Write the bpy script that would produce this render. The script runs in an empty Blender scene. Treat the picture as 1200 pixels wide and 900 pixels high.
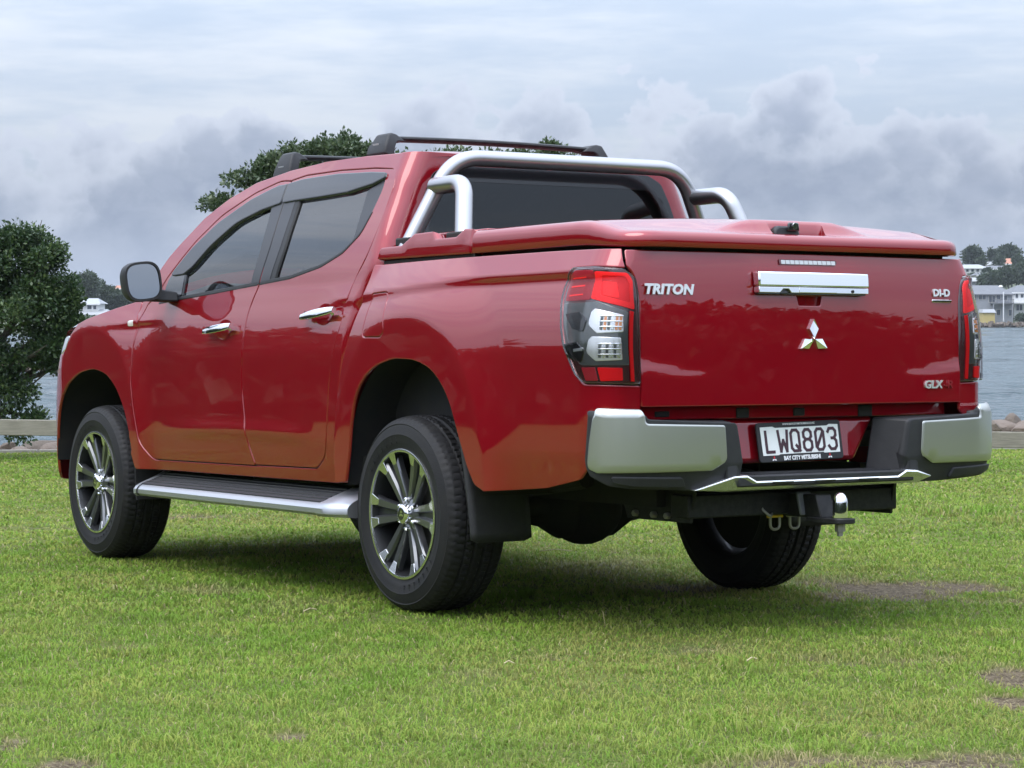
import bpy, bmesh, math, random
import numpy as np
from mathutils import Vector, Matrix, geometry
random.seed(7); RNG = np.random.default_rng(7)
SC = bpy.context.scene
COL = SC.collection

# ------------------------------------------------------------------ camera (truck frame: origin under rear axle, x forward, y left)
FPX = 2699.9
YAW, PITCH, ROLL = -0.5715, -0.0083, -0.0037
CAM = np.array([-7.6089, 5.2904, 0.9357])
LAWN_TILT = -0.0213                      # the lawn falls gently towards the water
def cam_axes(yaw, pitch, roll):
    fwd = np.array([math.cos(yaw)*math.cos(pitch), math.sin(yaw)*math.cos(pitch), math.sin(pitch)])
    right = np.array([math.sin(yaw), -math.cos(yaw), 0.0]); up = np.cross(right, fwd)
    c, s = math.cos(roll), math.sin(roll)
    return c*right + s*up, -s*right + c*up, fwd
CR, CU, CF = cam_axes(YAW, PITCH, ROLL)
AX = Vector((math.sin(YAW), -math.cos(YAW), 0))
G3 = Matrix.Rotation(LAWN_TILT, 3, AX)   # truck/lawn frame -> level world
G = G3.to_4x4(); GN = np.array(G3)
RH = np.array(AX); FH = np.array([math.cos(YAW), math.sin(YAW), 0.0])
CW = GN @ CAM
cam_d = bpy.data.cameras.new('camera'); cam = bpy.data.objects.new('camera', cam_d); COL.objects.link(cam)
cam_d.sensor_width = 36; cam_d.sensor_fit = 'HORIZONTAL'; cam_d.lens = FPX/1200*36
cam_d.clip_start = 0.1; cam_d.clip_end = 6000
R4 = Matrix([[CR[i], CU[i], -CF[i], 0] for i in range(3)] + [[0, 0, 0, 1]])
cam.matrix_world = Matrix.Translation(Vector(CW)) @ (G @ R4)
SC.camera = cam
def lv(lat, dep, h=0.0):                 # level-world point: metres right of / in front of / above the camera stand
    return CW + lat*RH + dep*FH + np.array([0, 0, h])
def lw(lat, dep, h=0.0):                 # point on (or h above) the sloping lawn
    p = np.array([CAM[0], CAM[1], 0]) + lat*RH + dep*FH + np.array([0, 0, h])
    return GN @ p

# ------------------------------------------------------------------ sky, sun, exposure
SUN_EL, SUN_AZ = math.radians(58), math.atan2(*( -0.62*FH - 0.55*RH)[[1, 0]])
SUN_DIR = np.array([math.cos(SUN_EL)*math.cos(SUN_AZ), math.cos(SUN_EL)*math.sin(SUN_AZ), math.sin(SUN_EL)])
def build_world():
    w = bpy.data.worlds.new('World'); SC.world = w; w.use_nodes = True
    nt = w.node_tree; N = nt.nodes; L = nt.links; N.clear()
    def nd(t, **k):
        n = N.new(t)
        for a, b in k.items(): setattr(n, a, b)
        return n
    def val(x, sock):
        if isinstance(x, (int, float)): sock.default_value = x
        else: L.new(x, sock)
    def M(op, a, b=0.0, c=0.0):
        n = nd('ShaderNodeMath', operation=op); val(a, n.inputs[0]); val(b, n.inputs[1]); val(c, n.inputs[2]); return n.outputs[0]
    def MR(x, a, b, lo=0.0, hi=1.0, ss=True):
        n = nd('ShaderNodeMapRange'); n.interpolation_type = 'SMOOTHSTEP' if ss else 'LINEAR'
        val(x, n.inputs[0]); val(a, n.inputs[1]); val(b, n.inputs[2]); val(lo, n.inputs[3]); val(hi, n.inputs[4]); return n.outputs[0]
    def VM(op, a, b=None):
        n = nd('ShaderNodeVectorMath', operation=op); L.new(a, n.inputs[0])
        if b is not None: n.inputs[1].default_value = b
        return n
    def MIX(f, a, b):
        n = nd('ShaderNodeMix', data_type='RGBA')
        val(f, n.inputs[0])
        for s, x in ((n.inputs[6], a), (n.inputs[7], b)):
            if isinstance(x, tuple): s.default_value = (*x, 1)
            else: L.new(x, s)
        return n.outputs[2]
    sky = nd('ShaderNodeTexSky', sky_type='NISHITA', sun_disc=False); sky.sun_elevation = SUN_EL
    sky.sun_rotation = math.pi/2 - SUN_AZ; sky.air_density = 1.2; sky.dust_density = 2.0
    d = nd('ShaderNodeTexCoord').outputs['Generated']
    dn = VM('NORMALIZE', d).outputs[0]
    el = VM('DOT_PRODUCT', dn, (0, 0, 1)).outputs['Value']
    la = VM('DOT_PRODUCT', dn, tuple(RH)).outputs['Value']
    comb = nd('ShaderNodeCombineXYZ'); L.new(la, comb.inputs[0]); L.new(el, comb.inputs[1])
    fw = VM('DOT_PRODUCT', dn, tuple(FH)).outputs['Value']; L.new(fw, comb.inputs[2])
    p = comb.outputs[0]
    def noise(scale, detail, rough, vec, off=(0, 0, 0), sc=(1, 1, 1)):
        mp = nd('ShaderNodeMapping'); L.new(vec, mp.inputs[0]); mp.inputs[1].default_value = off; mp.inputs[3].default_value = sc
        n = nd('ShaderNodeTexNoise', noise_dimensions='2D'); L.new(mp.outputs[0], n.inputs['Vector']); n.inputs['Scale'].default_value = scale
        n.inputs['Detail'].default_value = detail; n.inputs['Roughness'].default_value = rough
        return n.outputs['Fac']
    def warp(vec, n, k):
        m_ = nd('ShaderNodeVectorMath', operation='SCALE'); c = nd('ShaderNodeCombineXYZ'); val(M('SUBTRACT', n, .5), c.inputs[0]); val(M('SUBTRACT', n, .5), c.inputs[1]); L.new(c.outputs[0], m_.inputs[0]); m_.inputs['Scale'].default_value = k
        a_ = nd('ShaderNodeVectorMath', operation='ADD'); L.new(vec, a_.inputs[0]); L.new(m_.outputs[0], a_.inputs[1]); return a_.outputs[0]
    def puff(scale, off, k=1.0):
        v = nd('ShaderNodeTexVoronoi', feature='SMOOTH_F1', voronoi_dimensions='2D'); v.inputs['Smoothness'].default_value = .25; mp = nd('ShaderNodeMapping'); L.new(pw, mp.inputs[0]); mp.inputs[1].default_value = off; mp.inputs[3].default_value = (1, 1.25, 1); L.new(mp.outputs[0], v.inputs['Vector']); v.inputs['Scale'].default_value = scale
        return MR(v.outputs['Distance'], 0.0, .85, 1.0, 0.0, False)
    nf = noise(75, 7, 0.62, p, (0.2, 4.4, 0.3)); nm = noise(24, 6, .58, p, (7.1, 2.2, .4), (1, 1.5, 1)); pw = warp(p, nf, .012)
    na = noise(6, 5, 0.55, p, (5.2, 1.0, 2.0), (0.6, 2.8, 0.6)); ns = noise(20, 5, .6, p, (1.7, 3.0, 2.0), (.55, 3.2, .55))
    bil = M('ADD', M('MULTIPLY', puff(27, (.3, .1, .7)), .62), M('ADD', M('MULTIPLY', puff(70, (.9, .4, .1)), .27), M('MULTIPLY', puff(170, (.2, .8, .5)), .11)))
    # skyline of the cumulus bank by bearing (left to right), continuing level beyond the view
    tops = [(-.30, 165), (-.222, 172), (-.200, 196), (-.190, 150), (-.172, 162), (-.160, 134), (-.148, 130), (-.128, 112), (-.112, 82), (-.104, 92), (-.085, 120), (-.060, 122), (-.033, 110), (-.018, 114), (-.005, 136), (.012, 98), (.024, 102), (.044, 118), (.070, 130), (.090, 122), (.104, 88), (.120, 78), (.134, 92), (.142, 120), (.168, 106), (.186, 130), (.206, 150), (.224, 158), (.30, 160)]
    cr = nd('ShaderNodeValToRGB'); cr.color_ramp.interpolation = 'B_SPLINE'; E_ = cr.color_ramp.elements
    for k, (x, y) in enumerate(tops):
        e = E_[k] if k < 2 else E_.new((x+.30)/.60)
        e.position = (x+.30)/.60; h = (370-y)/2700/.15; e.color = (h, h, h, 1)
    val(MR(la, -.30, .30, 0, 1, False), cr.inputs[0])
    top = M('MULTIPLY', cr.outputs[0], .15)
    over = M('SUBTRACT', M('ADD', top, M('MULTIPLY', M('SUBTRACT', bil, .50), .060)), el)
    over = M('ADD', over, M('MULTIPLY', M('SUBTRACT', nf, .5), .013))
    cm = M('MULTIPLY', MR(over, 0.0, .0065), MR(M('ADD', el, M('MULTIPLY', M('SUBTRACT', nm, .5), .05)), .022, .058, .55, 1.0))
    cm = M('MULTIPLY', cm, MR(M('ADD', nm, M('MULTIPLY', M('SUBTRACT', bil, .5), .5)), .20, .40, .72, 1.0))
    inner = M('MULTIPLY', MR(over, .002, .045), MR(M('ADD', nm, M('MULTIPLY', bil, .35)), .40, .85, .62, 1.0))
    lum = MR(el, 0.06, 0.85, 1.0, 4.5, False)
    veil = MIX(MR(M('ADD', M('MULTIPLY', na, .6), M('MULTIPLY', ns, .4)), 0.36, 0.62), (4.05, 4.8, 6.1), (5.6, 6.05, 6.95))          # thin high cloud
    veil = MIX(MR(el, 0.02, 0.075), (4.3, 4.95, 6.3), veil)
    base = MIX(0.86, sky.outputs[0], veil)
    cum = MIX(inner, (4.9, 5.4, 6.4), (2.5, 3.0, 4.05))
    cum = MIX(MR(bil, .50, .85, 0, .22), cum, (5.0, 5.5, 6.6))
    cum = MIX(MR(el, 0.045, 0.0, 0, .8), cum, (3.4, 4.1, 5.5))
    colr = MIX(M('MULTIPLY', cm, 0.92), base, cum)
    sc = nd('ShaderNodeVectorMath', operation='SCALE'); L.new(colr, sc.inputs[0]); L.new(lum, sc.inputs['Scale'])
    grd = MIX(MR(el, -0.02, 0.0), (0.9, 1.1, 0.8), sc.outputs[0])
    bg = nd('ShaderNodeBackground'); L.new(grd, bg.inputs[0]); bg.inputs[1].default_value = 0.10
    out = nd('ShaderNodeOutputWorld'); L.new(bg.outputs[0], out.inputs[0])
build_world()
SC.world.cycles.sampling_method = 'MANUAL'; SC.world.cycles.sample_map_resolution = 512
sd = bpy.data.lights.new('sun', 'SUN'); sd.energy = 1.5; sd.angle = math.radians(45); sd.color = (1.0, 0.96, 0.90)
so = bpy.data.objects.new('sun', sd); COL.objects.link(so)
so.matrix_world = Matrix.Translation((0, 0, 30)) @ Vector(SUN_DIR).to_track_quat('Z', 'Y').to_matrix().to_4x4()
SC.view_settings.view_transform = 'Standard'; SC.view_settings.look = 'None'
SC.view_settings.exposure = 0.30; SC.view_settings.gamma = 1.0; SC.view_settings.use_curve_mapping = False
SC.cycles.max_bounces = 8; SC.cycles.transparent_max_bounces = 24; SC.cycles.use_denoising = True

# ------------------------------------------------------------------ materials
MATS = {}
def mat(name, color=(.5, .5, .5), rough=.5, metal=0.0, coat=0.0, coat_rough=.03, spec=.5, ior=1.5, noise=None, bump=None, trans=None, emit=None, coat_ior=1.5, sheen=0):
    if name in MATS: return MATS[name]
    m = bpy.data.materials.new(name); m.use_nodes = True; MATS[name] = m
    nt = m.node_tree; N = nt.nodes; L = nt.links; b = N['Principled BSDF']
    b.inputs['Base Color'].default_value = (*color, 1); b.inputs['Roughness'].default_value = rough; b.inputs['Metallic'].default_value = metal
    b.inputs['Coat Weight'].default_value = coat; b.inputs['Coat Roughness'].default_value = coat_rough; b.inputs['Coat IOR'].default_value = coat_ior
    b.inputs['Specular IOR Level'].default_value = spec; b.inputs['IOR'].default_value = ior
    tc = N.new('ShaderNodeTexCoord')
    if noise:                                   # (scale, colour 2, lo, hi, detail)
        n = N.new('ShaderNodeTexNoise'); n.inputs['Scale'].default_value = noise[0]; n.inputs['Detail'].default_value = noise[4] if len(noise) > 4 else 6
        n.inputs['Roughness'].default_value = .62
        L.new(tc.outputs['Object'], n.inputs['Vector']); r = N.new('ShaderNodeMapRange'); r.inputs[1].default_value = noise[2]; r.inputs[2].default_value = noise[3]
        L.new(n.outputs['Fac'], r.inputs[0]); mx = N.new('ShaderNodeMix'); mx.data_type = 'RGBA'
        mx.inputs[6].default_value = (*color, 1); mx.inputs[7].default_value = (*noise[1], 1); L.new(r.outputs[0], mx.inputs[0]); L.new(mx.outputs[2], b.inputs['Base Color'])
    if bump:                                    # (scale, distance, detail)
        n = N.new('ShaderNodeTexNoise'); n.inputs['Scale'].default_value = bump[0]; n.inputs['Detail'].default_value = bump[2]
        L.new(tc.outputs['Object'], n.inputs['Vector']); bp = N.new('ShaderNodeBump'); bp.inputs['Distance'].default_value = bump[1]; bp.inputs['Strength'].default_value = 1.0
        L.new(n.outputs['Fac'], bp.inputs['Height']); L.new(bp.outputs[0], b.inputs['Normal'])
    if trans is not None:                       # tinted sheet of glass: fresnel mirror over a coloured see-through
        gl = N.new('ShaderNodeBsdfGlossy'); gl.inputs['Roughness'].default_value = .015; gl.inputs[0].default_value = (1, 1, 1, 1)
        tr = N.new('ShaderNodeBsdfTransparent'); tr.inputs[0].default_value = (*trans, 1)
        fr = N.new('ShaderNodeFresnel'); fr.inputs[0].default_value = ior
        ms = N.new('ShaderNodeMixShader'); L.new(fr.outputs[0], ms.inputs[0]); L.new(tr.outputs[0], ms.inputs[1]); L.new(gl.outputs[0], ms.inputs[2])
        L.new(ms.outputs[0], N['Material Output'].inputs[0])
    return m
def paint_mat():
    m = mat('red_paint', (.245, .0035, .0095), rough=.42, metal=.45, spec=0.0, coat=1.0, coat_rough=.012, coat_ior=1.78)
    nt = m.node_tree; N = nt.nodes; L = nt.links; b = N['Principled BSDF']
    tc = N.new('ShaderNodeTexCoord'); n = N.new('ShaderNodeTexNoise'); n.inputs['Scale'].default_value = 900; n.inputs['Detail'].default_value = 2
    L.new(tc.outputs['Object'], n.inputs['Vector'])
    bp = N.new('ShaderNodeBump'); bp.inputs['Distance'].default_value = .0004; bp.inputs['Strength'].default_value = .35
    L.new(n.outputs['Fac'], bp.inputs['Height']); L.new(bp.outputs[0], b.inputs['Normal'])
    # road dust along the sills
    sx = N.new('ShaderNodeSeparateXYZ'); L.new(tc.outputs['Object'], sx.inputs[0])
    n2 = N.new('ShaderNodeTexNoise'); n2.inputs['Scale'].default_value = 9; n2.inputs['Detail'].default_value = 7; L.new(tc.outputs['Object'], n2.inputs['Vector'])
    r = N.new('ShaderNodeMapRange'); r.inputs[1].default_value = .66; r.inputs[2].default_value = .42; r.inputs[3].default_value = 0; r.inputs[4].default_value = .05
    L.new(sx.outputs[2], r.inputs[0]); mu = N.new('ShaderNodeMath'); mu.operation = 'MULTIPLY'; L.new(r.outputs[0], mu.inputs[0]); L.new(n2.outputs['Fac'], mu.inputs[1])
    mx = N.new('ShaderNodeMix'); mx.data_type = 'RGBA'; mx.inputs[6].default_value = (.245, .0035, .0095, 1); mx.inputs[7].default_value = (.24, .12, .08, 1)
    L.new(mu.outputs[0], mx.inputs[0]); L.new(mx.outputs[2], b.inputs['Base Color'])
    return m
PAINT = paint_mat()
BLACK_PL = mat('black_textured_plastic', (.012, .012, .014), .55, bump=(420, .0006, 3), noise=(30, (.018, .018, .02), .4, .7))
GLOSS_BL = mat('gloss_black', (.012, .012, .014), .12, coat=.6)
APPLIQ = mat('pillar_film', (.030, .030, .035), .32, spec=.35)
RUBBER = mat('tyre_rubber', (.011, .011, .0125), .60, noise=(14, (.017, .016, .0155), .35, .75), spec=.25, bump=(160, .0008, 3))
DARK = mat('underbody_black', (.008, .008, .009), .8, noise=(12, (.016, .014, .012), .4, .7))
STEELBL = mat('black_steel', (.007, .007, .008), .5, spec=.3, noise=(40, (.02, .02, .02), .4, .7))
CHROME = mat('chrome', (.88, .88, .90), .045, metal=1)
STEEL = mat('polished_steel', (.42, .42, .43), .31, metal=1)
SILVER = mat('silver_paint', (.44, .45, .42), .30, metal=.85, coat=.5, coat_rough=.08)
ALU = mat('satin_aluminium', (.44, .45, .47), .34, metal=.8)
MACH = mat('machined_alloy', (.74, .74, .75), .22, metal=1)
GUN = mat('gunmetal_alloy', (.11, .114, .122), .28, metal=.75, coat=.6)
GUNL = mat('dark_alloy', (.020, .021, .023), .45, metal=.5, coat=.2)
ZINC = mat('zinc_plate', (.28, .27, .25), .5, metal=.8)
GLASS_F = mat('front_glass', trans=(.66, .71, .70), ior=1.72)
GLASS_R = mat('privacy_glass', trans=(.10, .105, .115), ior=1.78)
GLASS_B = mat('rear_glass', trans=(.004, .005, .007), ior=1.6)
LENS_C = mat('clear_lens', trans=(.97, .97, .97), ior=1.28)
VISOR = mat('smoked_acrylic', (.030, .031, .036), .20, spec=.3, coat=.25, coat_rough=.05, coat_ior=1.5)
SEAT = mat('seat_cloth', (.035, .035, .038), .9, bump=(300, .001, 2))
L_RED = mat('red_lens', (.75, .008, .012), .3, spec=.15)
L_REDB = mat('bright_red_lens', (1.0, .022, .026), .4, spec=.1)
L_REDD = mat('dark_red_lens', (.30, .016, .026), .25, spec=.3)
L_SMOKE = mat('smoke_lens', (.085, .092, .095), .12, metal=.2, coat=1)
L_HOUS = mat('lamp_housing', (.045, .010, .014), .2, coat=1)
PLATE_W = mat('plate_white', (.78, .80, .78), .35, noise=(25, (.70, .72, .70), .45, .8))
INK = mat('plate_ink', (.045, .012, .022), .5)
WHITE = mat('white_print', (.80, .80, .80), .5)
AMBER = mat('amber_bulb', (.75, .28, .10), .25, coat=1)
YELLOW = mat('yellow_tape', (.65, .42, .03), .5)

# ------------------------------------------------------------------ object helpers
def put(name, me, parent=None, m=None):
    o = bpy.data.objects.new(name, me); COL.objects.link(o)
    if parent is not None: o.parent = parent
    if m is not None: o.data.materials.clear(); o.data.materials.append(m)
    return o
def tag(o, label=None, cat=None, group=None, kind=None):
    if label: o['label'] = label
    if cat: o['category'] = cat
    if group: o['group'] = group
    if kind: o['kind'] = kind
    return o
def empty(name, loc=(0, 0, 0), parent=None, label=None, cat=None, group=None):
    o = bpy.data.objects.new(name, None); o.empty_display_size = .2; COL.objects.link(o); o.location = loc
    if parent is not None: o.parent = parent
    return tag(o, label, cat, group)
def tri_mesh(name, verts, faces, smooth=True, mats=(), sharp=None, mi=None):
    me = bpy.data.meshes.new(name); me.from_pydata([tuple(map(float, v)) for v in verts], [], [tuple(map(int, f)) for f in faces]); me.update()
    for m in mats: me.materials.append(m)
    if mi is not None: me.polygons.foreach_set('material_index', np.array(mi, np.int32))
    if smooth:
        me.polygons.foreach_set('use_smooth', np.ones(len(me.polygons), bool))
        if sharp is not None: me.set_sharp_from_angle(angle=math.radians(sharp))
    return me
def np_mesh(name, V, F, m=None, smooth=False, attrs=None):            # V (n,3), F (k,3|4) fast path
    me = bpy.data.meshes.new(name); V = np.asarray(V, np.float32); F = np.asarray(F, np.int32); k = F.shape[1]
    me.vertices.add(len(V)); me.vertices.foreach_set('co', V.ravel()); me.loops.add(F.size); me.loops.foreach_set('vertex_index', F.ravel())
    me.polygons.add(len(F)); me.polygons.foreach_set('loop_start', np.arange(0, F.size, k, dtype=np.int32))
    if smooth: me.polygons.foreach_set('use_smooth', np.ones(len(F), bool))
    me.update(calc_edges=True)
    if attrs:
        for an, av in attrs.items():
            a = me.attributes.new(an, 'FLOAT', 'POINT'); a.data.foreach_set('value', np.asarray(av, np.float32))
    if m: me.materials.append(m)
    return me
class MB:
    def __init__(s): s.v = []; s.f = []
    def add(s, vs, fs):
        b = len(s.v); s.v += [tuple(map(float, v)) for v in vs]; s.f += [tuple(int(i)+b for i in f) for f in fs]; return s
    def box(s, c, size, rot=None, taper=1.0):
        x, y, z = [q/2 for q in size]; vs = [(-x, -y, -z), (x, -y, -z), (x, y, -z), (-x, y, -z), (-x*taper, -y*taper, z), (x*taper, -y*taper, z), (x*taper, y*taper, z), (-x*taper, y*taper, z)]
        M_ = rot if rot is not None else Matrix.Identity(3); c = Vector(c)
        return s.add([c + M_ @ Vector(v) for v in vs], [(0, 3, 2, 1), (4, 5, 6, 7), (0, 1, 5, 4), (1, 2, 6, 5), (2, 3, 7, 6), (3, 0, 4, 7)])
    def hexa(s, vs): return s.add(vs, [(0, 3, 2, 1), (4, 5, 6, 7), (0, 1, 5, 4), (1, 2, 6, 5), (2, 3, 7, 6), (3, 0, 4, 7)])
    def prism(s, poly, o, u, v, n, d):                                # poly (p,q) on plane o+p*u+q*v, thickness d along n
        o, u, v, n = map(Vector, (o, u, v, n)); k = len(poly)
        a = [o+u*p+v*q for p, q in poly]; b = [x+n*d for x in a]
        return s.add(a+b, [tuple(range(k))[::-1], tuple(range(k, 2*k))] + [(i, (i+1) % k, k+(i+1) % k, k+i) for i in range(k)])
    def tube(s, path, r, n=16, caps=True, close=False):
        P = [Vector(p) for p in path]; R = r if hasattr(r, '__len__') else [r]*len(P); k = len(P)
        T = [(P[(i+1) % k if close else min(i+1, k-1)] - P[(i-1) % k if close else max(i-1, 0)]).normalized() for i in range(k)]
        up = Vector((0, 0, 1)) if abs(T[0].z) < .9 else Vector((1, 0, 0)); a = T[0].cross(up).normalized(); vs = []
        for i in range(k):
            if i: a = (a - T[i]*a.dot(T[i])).normalized()
            b = T[i].cross(a)
            vs += [P[i] + (a*math.cos(2*math.pi*j/n) + b*math.sin(2*math.pi*j/n))*R[i] for j in range(n)]
        fs = [(i*n+j, i*n+(j+1) % n, ((i+1) % k)*n+(j+1) % n, ((i+1) % k)*n+j) for i in range(k if close else k-1) for j in range(n)]
        if caps and not close: fs += [tuple(range(n))[::-1], tuple(range((k-1)*n, k*n))]
        return s.add(vs, fs)
    def lathe(s, prof, n=48, axis='y', c=(0, 0, 0), close=False):      # prof: (r, h)
        vs = []; k = len(prof)
        for r, h in prof:
            for j in range(n):
                t = 2*math.pi*j/n; p = (r*math.cos(t), h, r*math.sin(t)) if axis == 'y' else ((r*math.cos(t), r*math.sin(t), h) if axis == 'z' else (h, r*math.cos(t), r*math.sin(t)))
                vs.append(tuple(c[q]+p[q] for q in range(3)))
        return s.add(vs, [(i*n+j, ((i+1) % k)*n+j, ((i+1) % k)*n+(j+1) % n, i*n+(j+1) % n) for i in range(k if close else k-1) for j in range(n)])
    def grid(s, rows, closed=False):
        n = len(rows[0]); vs = [p for r in rows for p in r]
        return s.add(vs, [(i*n+j, i*n+(j+1) % n, (i+1)*n+(j+1) % n, (i+1)*n+j) for i in range(len(rows)-1) for j in range(n if closed else n-1)])
    def blob(s, c, r, n=12, sup=1.0):
        rows = []
        for i in range(n+1):
            t = math.pi*i/n; rows.append([(c[0]+r[0]*math.sin(t)*math.cos(2*math.pi*j/(2*n)), c[1]+r[1]*math.sin(t)*math.sin(2*math.pi*j/(2*n)), c[2]+r[2]*math.cos(t)) for j in range(2*n)])
        return s.grid(rows, True)
    def mirror(s): s.v = [(x, -y, z) for x, y, z in s.v]; s.f = [f[::-1] for f in s.f]; return s
    def build(s, name, m, parent=None, smooth=True, sharp=35, bevel=0, seg=2):
        me = tri_mesh(name, s.v, s.f, smooth, [m], sharp)
        bm = bmesh.new(); bm.from_mesh(me); bmesh.ops.remove_doubles(bm, verts=bm.verts, dist=1e-6); bmesh.ops.recalc_face_normals(bm, faces=bm.faces); bm.to_mesh(me); bm.free()
        if smooth: me.set_sharp_from_angle(angle=math.radians(sharp))
        o = put(name, me, parent)
        if bevel:
            b = o.modifiers.new('bevel', 'BEVEL'); b.width = bevel; b.segments = seg; b.limit_method = 'ANGLE'; b.angle_limit = math.radians(40); b.harden_normals = False
        return o
def arc_path(pts, rad, n=8):                                          # polyline with rounded corners (3D)
    P = [Vector(p) for p in pts]; out = [P[0]]; R = rad if hasattr(rad, '__len__') else [rad]*len(P)
    for i in range(1, len(P)-1):
        a = (P[i-1]-P[i]); b = (P[i+1]-P[i]); la, lb = a.length, b.length; a.normalize(); b.normalize()
        th = a.angle(b); d = min(R[i]/math.tan(th/2), la*.48, lb*.48)
        q0, q1 = P[i]+a*d, P[i]+b*d
        for k in range(n+1):
            t = k/n; out.append(q0*(1-t)**2 + P[i]*2*t*(1-t) + q1*t*t)
    out.append(P[-1]); return out
def round_poly(poly, n=5):
    out = []; k = len(poly)
    for i in range(k):
        p = poly[i]; P = np.array(p[:2], float); r = p[2] if len(p) > 2 else 0
        if r <= 0: out.append(P); continue
        A = np.array(poly[i-1][:2], float)-P; B = np.array(poly[(i+1) % k][:2], float)-P; la, lb = np.linalg.norm(A), np.linalg.norm(B)
        if la < 1e-6 or lb < 1e-6: continue
        A /= la; B /= lb; th = math.acos(max(-1, min(1, A @ B)))
        if th > math.pi-.02: out.append(P); continue
        d = min(r/math.tan(th/2), la*.49, lb*.49); m = max(2, int(n*(math.pi-th)/1.2)+1)
        for j in range(m+1):
            t = j/m; out.append((P+A*d)*(1-t)**2 + P*2*t*(1-t) + (P+B*d)*t*t)
    return np.array(out)
def resample(poly, step):
    out = []; k = len(poly)
    for i in range(k):
        a, b = poly[i], poly[(i+1) % k]; L = np.linalg.norm(b-a)
        if L < 1e-5: continue
        m = max(1, int(math.ceil(L/step)))
        for j in range(m): out.append(a+(b-a)*j/m)
    out = np.array(out); keep = [0]
    for i in range(1, len(out)):
        if np.linalg.norm(out[i]-out[keep[-1]]) > 5e-4: keep.append(i)
    return out[keep]
def area2(p): return float(np.sum(p[:, 0]*np.roll(p[:, 1], -1)-np.roll(p[:, 0], -1)*p[:, 1]))
def offset(p, d):                                                     # + = inward for a ccw ring
    e = np.roll(p, -1, 0)-p; e /= np.maximum(np.linalg.norm(e, axis=1, keepdims=True), 1e-9); n = np.stack([-e[:, 1], e[:, 0]], 1)
    m = n+np.roll(n, 1, 0); m /= np.maximum(np.linalg.norm(m, axis=1, keepdims=True), 1e-9)
    c = np.maximum((m*n).sum(1), .45)
    return p+m*(d/c)[:, None]
def inside(poly, pts):
    x, y = pts[:, 0], pts[:, 1]; r = np.zeros(len(pts), bool); a = poly; b = np.roll(poly, -1, 0)
    for (x0, y0), (x1, y1) in zip(a, b):
        if y0 == y1: continue
        c = ((y0 > y) != (y1 > y)) & (x < (x1-x0)*(y-y0)/(y1-y0)+x0); r ^= c
    return r
def patch(name, poly, mapf, m, parent, holes=(), step=.03, off=0.0, thick=.014, edge=.004, side=1, rounded=False, cell=None):
    """A sheet cut to an outline and laid on a curved surface, with rolled edges."""
    def ring(p, ccw):
        p = np.array(p) if rounded else round_poly(p); p = resample(p, step*.6)
        if (area2(p) > 0) != ccw: p = p[::-1]
        return p
    rings = [ring(poly, True)]+[ring(h, False) for h in holes]
    ins = [offset(r, edge) for r in rings]
    V2 = np.concatenate(ins); E = []; b = 0
    for r in ins: E += [(b+i, b+(i+1) % len(r)) for i in range(len(r))]; b += len(r)
    lo, hi = rings[0].min(0), rings[0].max(0); st = cell or step
    gx, gy = np.meshgrid(np.arange(lo[0], hi[0], st), np.arange(lo[1], hi[1], st*.87)); gx[1::2] += st/2
    g = np.stack([gx.ravel(), gy.ravel()], 1); ok = inside(ins[0], g)
    for h in ins[1:]: ok &= ~inside(h, g)
    g = g[ok]
    if len(g):
        d = np.min([((g[:, None, :]-V2[None, i:i+400])**2).sum(2).min(1) for i in range(0, len(V2), 400)], axis=0); g = g[d > (.45*st)**2]
    allp = [Vector(p) for p in np.concatenate([V2, g])] if len(g) else [Vector(p) for p in V2]
    r = geometry.delaunay_2d_cdt(allp, E, [], 0, 1e-7)
    P2 = np.array([tuple(v) for v in r[0]]); F = np.array([f for f in r[2] if len(f) == 3]); c = P2[F].mean(1); ok = inside(ins[0], c)
    for h in ins[1:]: ok &= ~inside(h, c)
    F = F[ok]
    def lift(P):
        h = 2e-3; S = mapf(P[:, 0], P[:, 1]); u = mapf(P[:, 0]+h, P[:, 1])-mapf(P[:, 0]-h, P[:, 1]); v = mapf(P[:, 0], P[:, 1]+h)-mapf(P[:, 0], P[:, 1]-h)
        n = np.cross(u, v); n /= np.maximum(np.linalg.norm(n, axis=1, keepdims=True), 1e-9); return S, n
    S, n = lift(P2)
    ctr = S.mean(0); out = np.array([ctr[0]-1.2 if abs(ctr[1]) < .5 and ctr[0] < -1 else 0, ctr[1], .15])
    if patch.out is not None: out = np.array(patch.out, float)
    sg = 1 if (n @ out).mean() > 0 else -1
    n = n*sg; VV = [S+n*off]; NN = [n]; FF = [tuple(f) for f in F]; nb = len(P2)
    for q, (ro, ri) in enumerate(zip(rings, ins)):
        So, no = lift(ro); no = no*sg; Si, ni = lift(ri); ni = ni*sg
        t = So-Si; t = t-no*(t*no).sum(1, keepdims=True); t /= np.maximum(np.linalg.norm(t, axis=1, keepdims=True), 1e-9)
        k = len(ro); i0 = nb; VV += [Si+ni*off, So+no*(off-edge*.45), So+no*(off-thick)]; NN += [ni, no*.88+t*.40, t]
        nb += 3*k
        for a in (0, 1):
            for i in range(k): j = (i+1) % k; FF.append((i0+a*k+i, i0+a*k+j, i0+(a+1)*k+j, i0+(a+1)*k+i))
    V = np.concatenate(VV); Nn = np.concatenate(NN); Nn /= np.maximum(np.linalg.norm(Nn, axis=1, keepdims=True), 1e-9)
    if side < 0: V = V*[1, -1, 1]; Nn = Nn*[1, -1, 1]
    F2 = []
    for f in FF:
        a = V[list(f)]; nn = np.cross(a[1]-a[0], a[2]-a[0])
        F2.append(f if nn @ Nn[list(f)].sum(0) >= 0 else f[::-1])
    me = tri_mesh(name, V, F2, True, [m]); me.normals_split_custom_set_from_vertices([tuple(x) for x in Nn])
    return put(name, me, parent)
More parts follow.
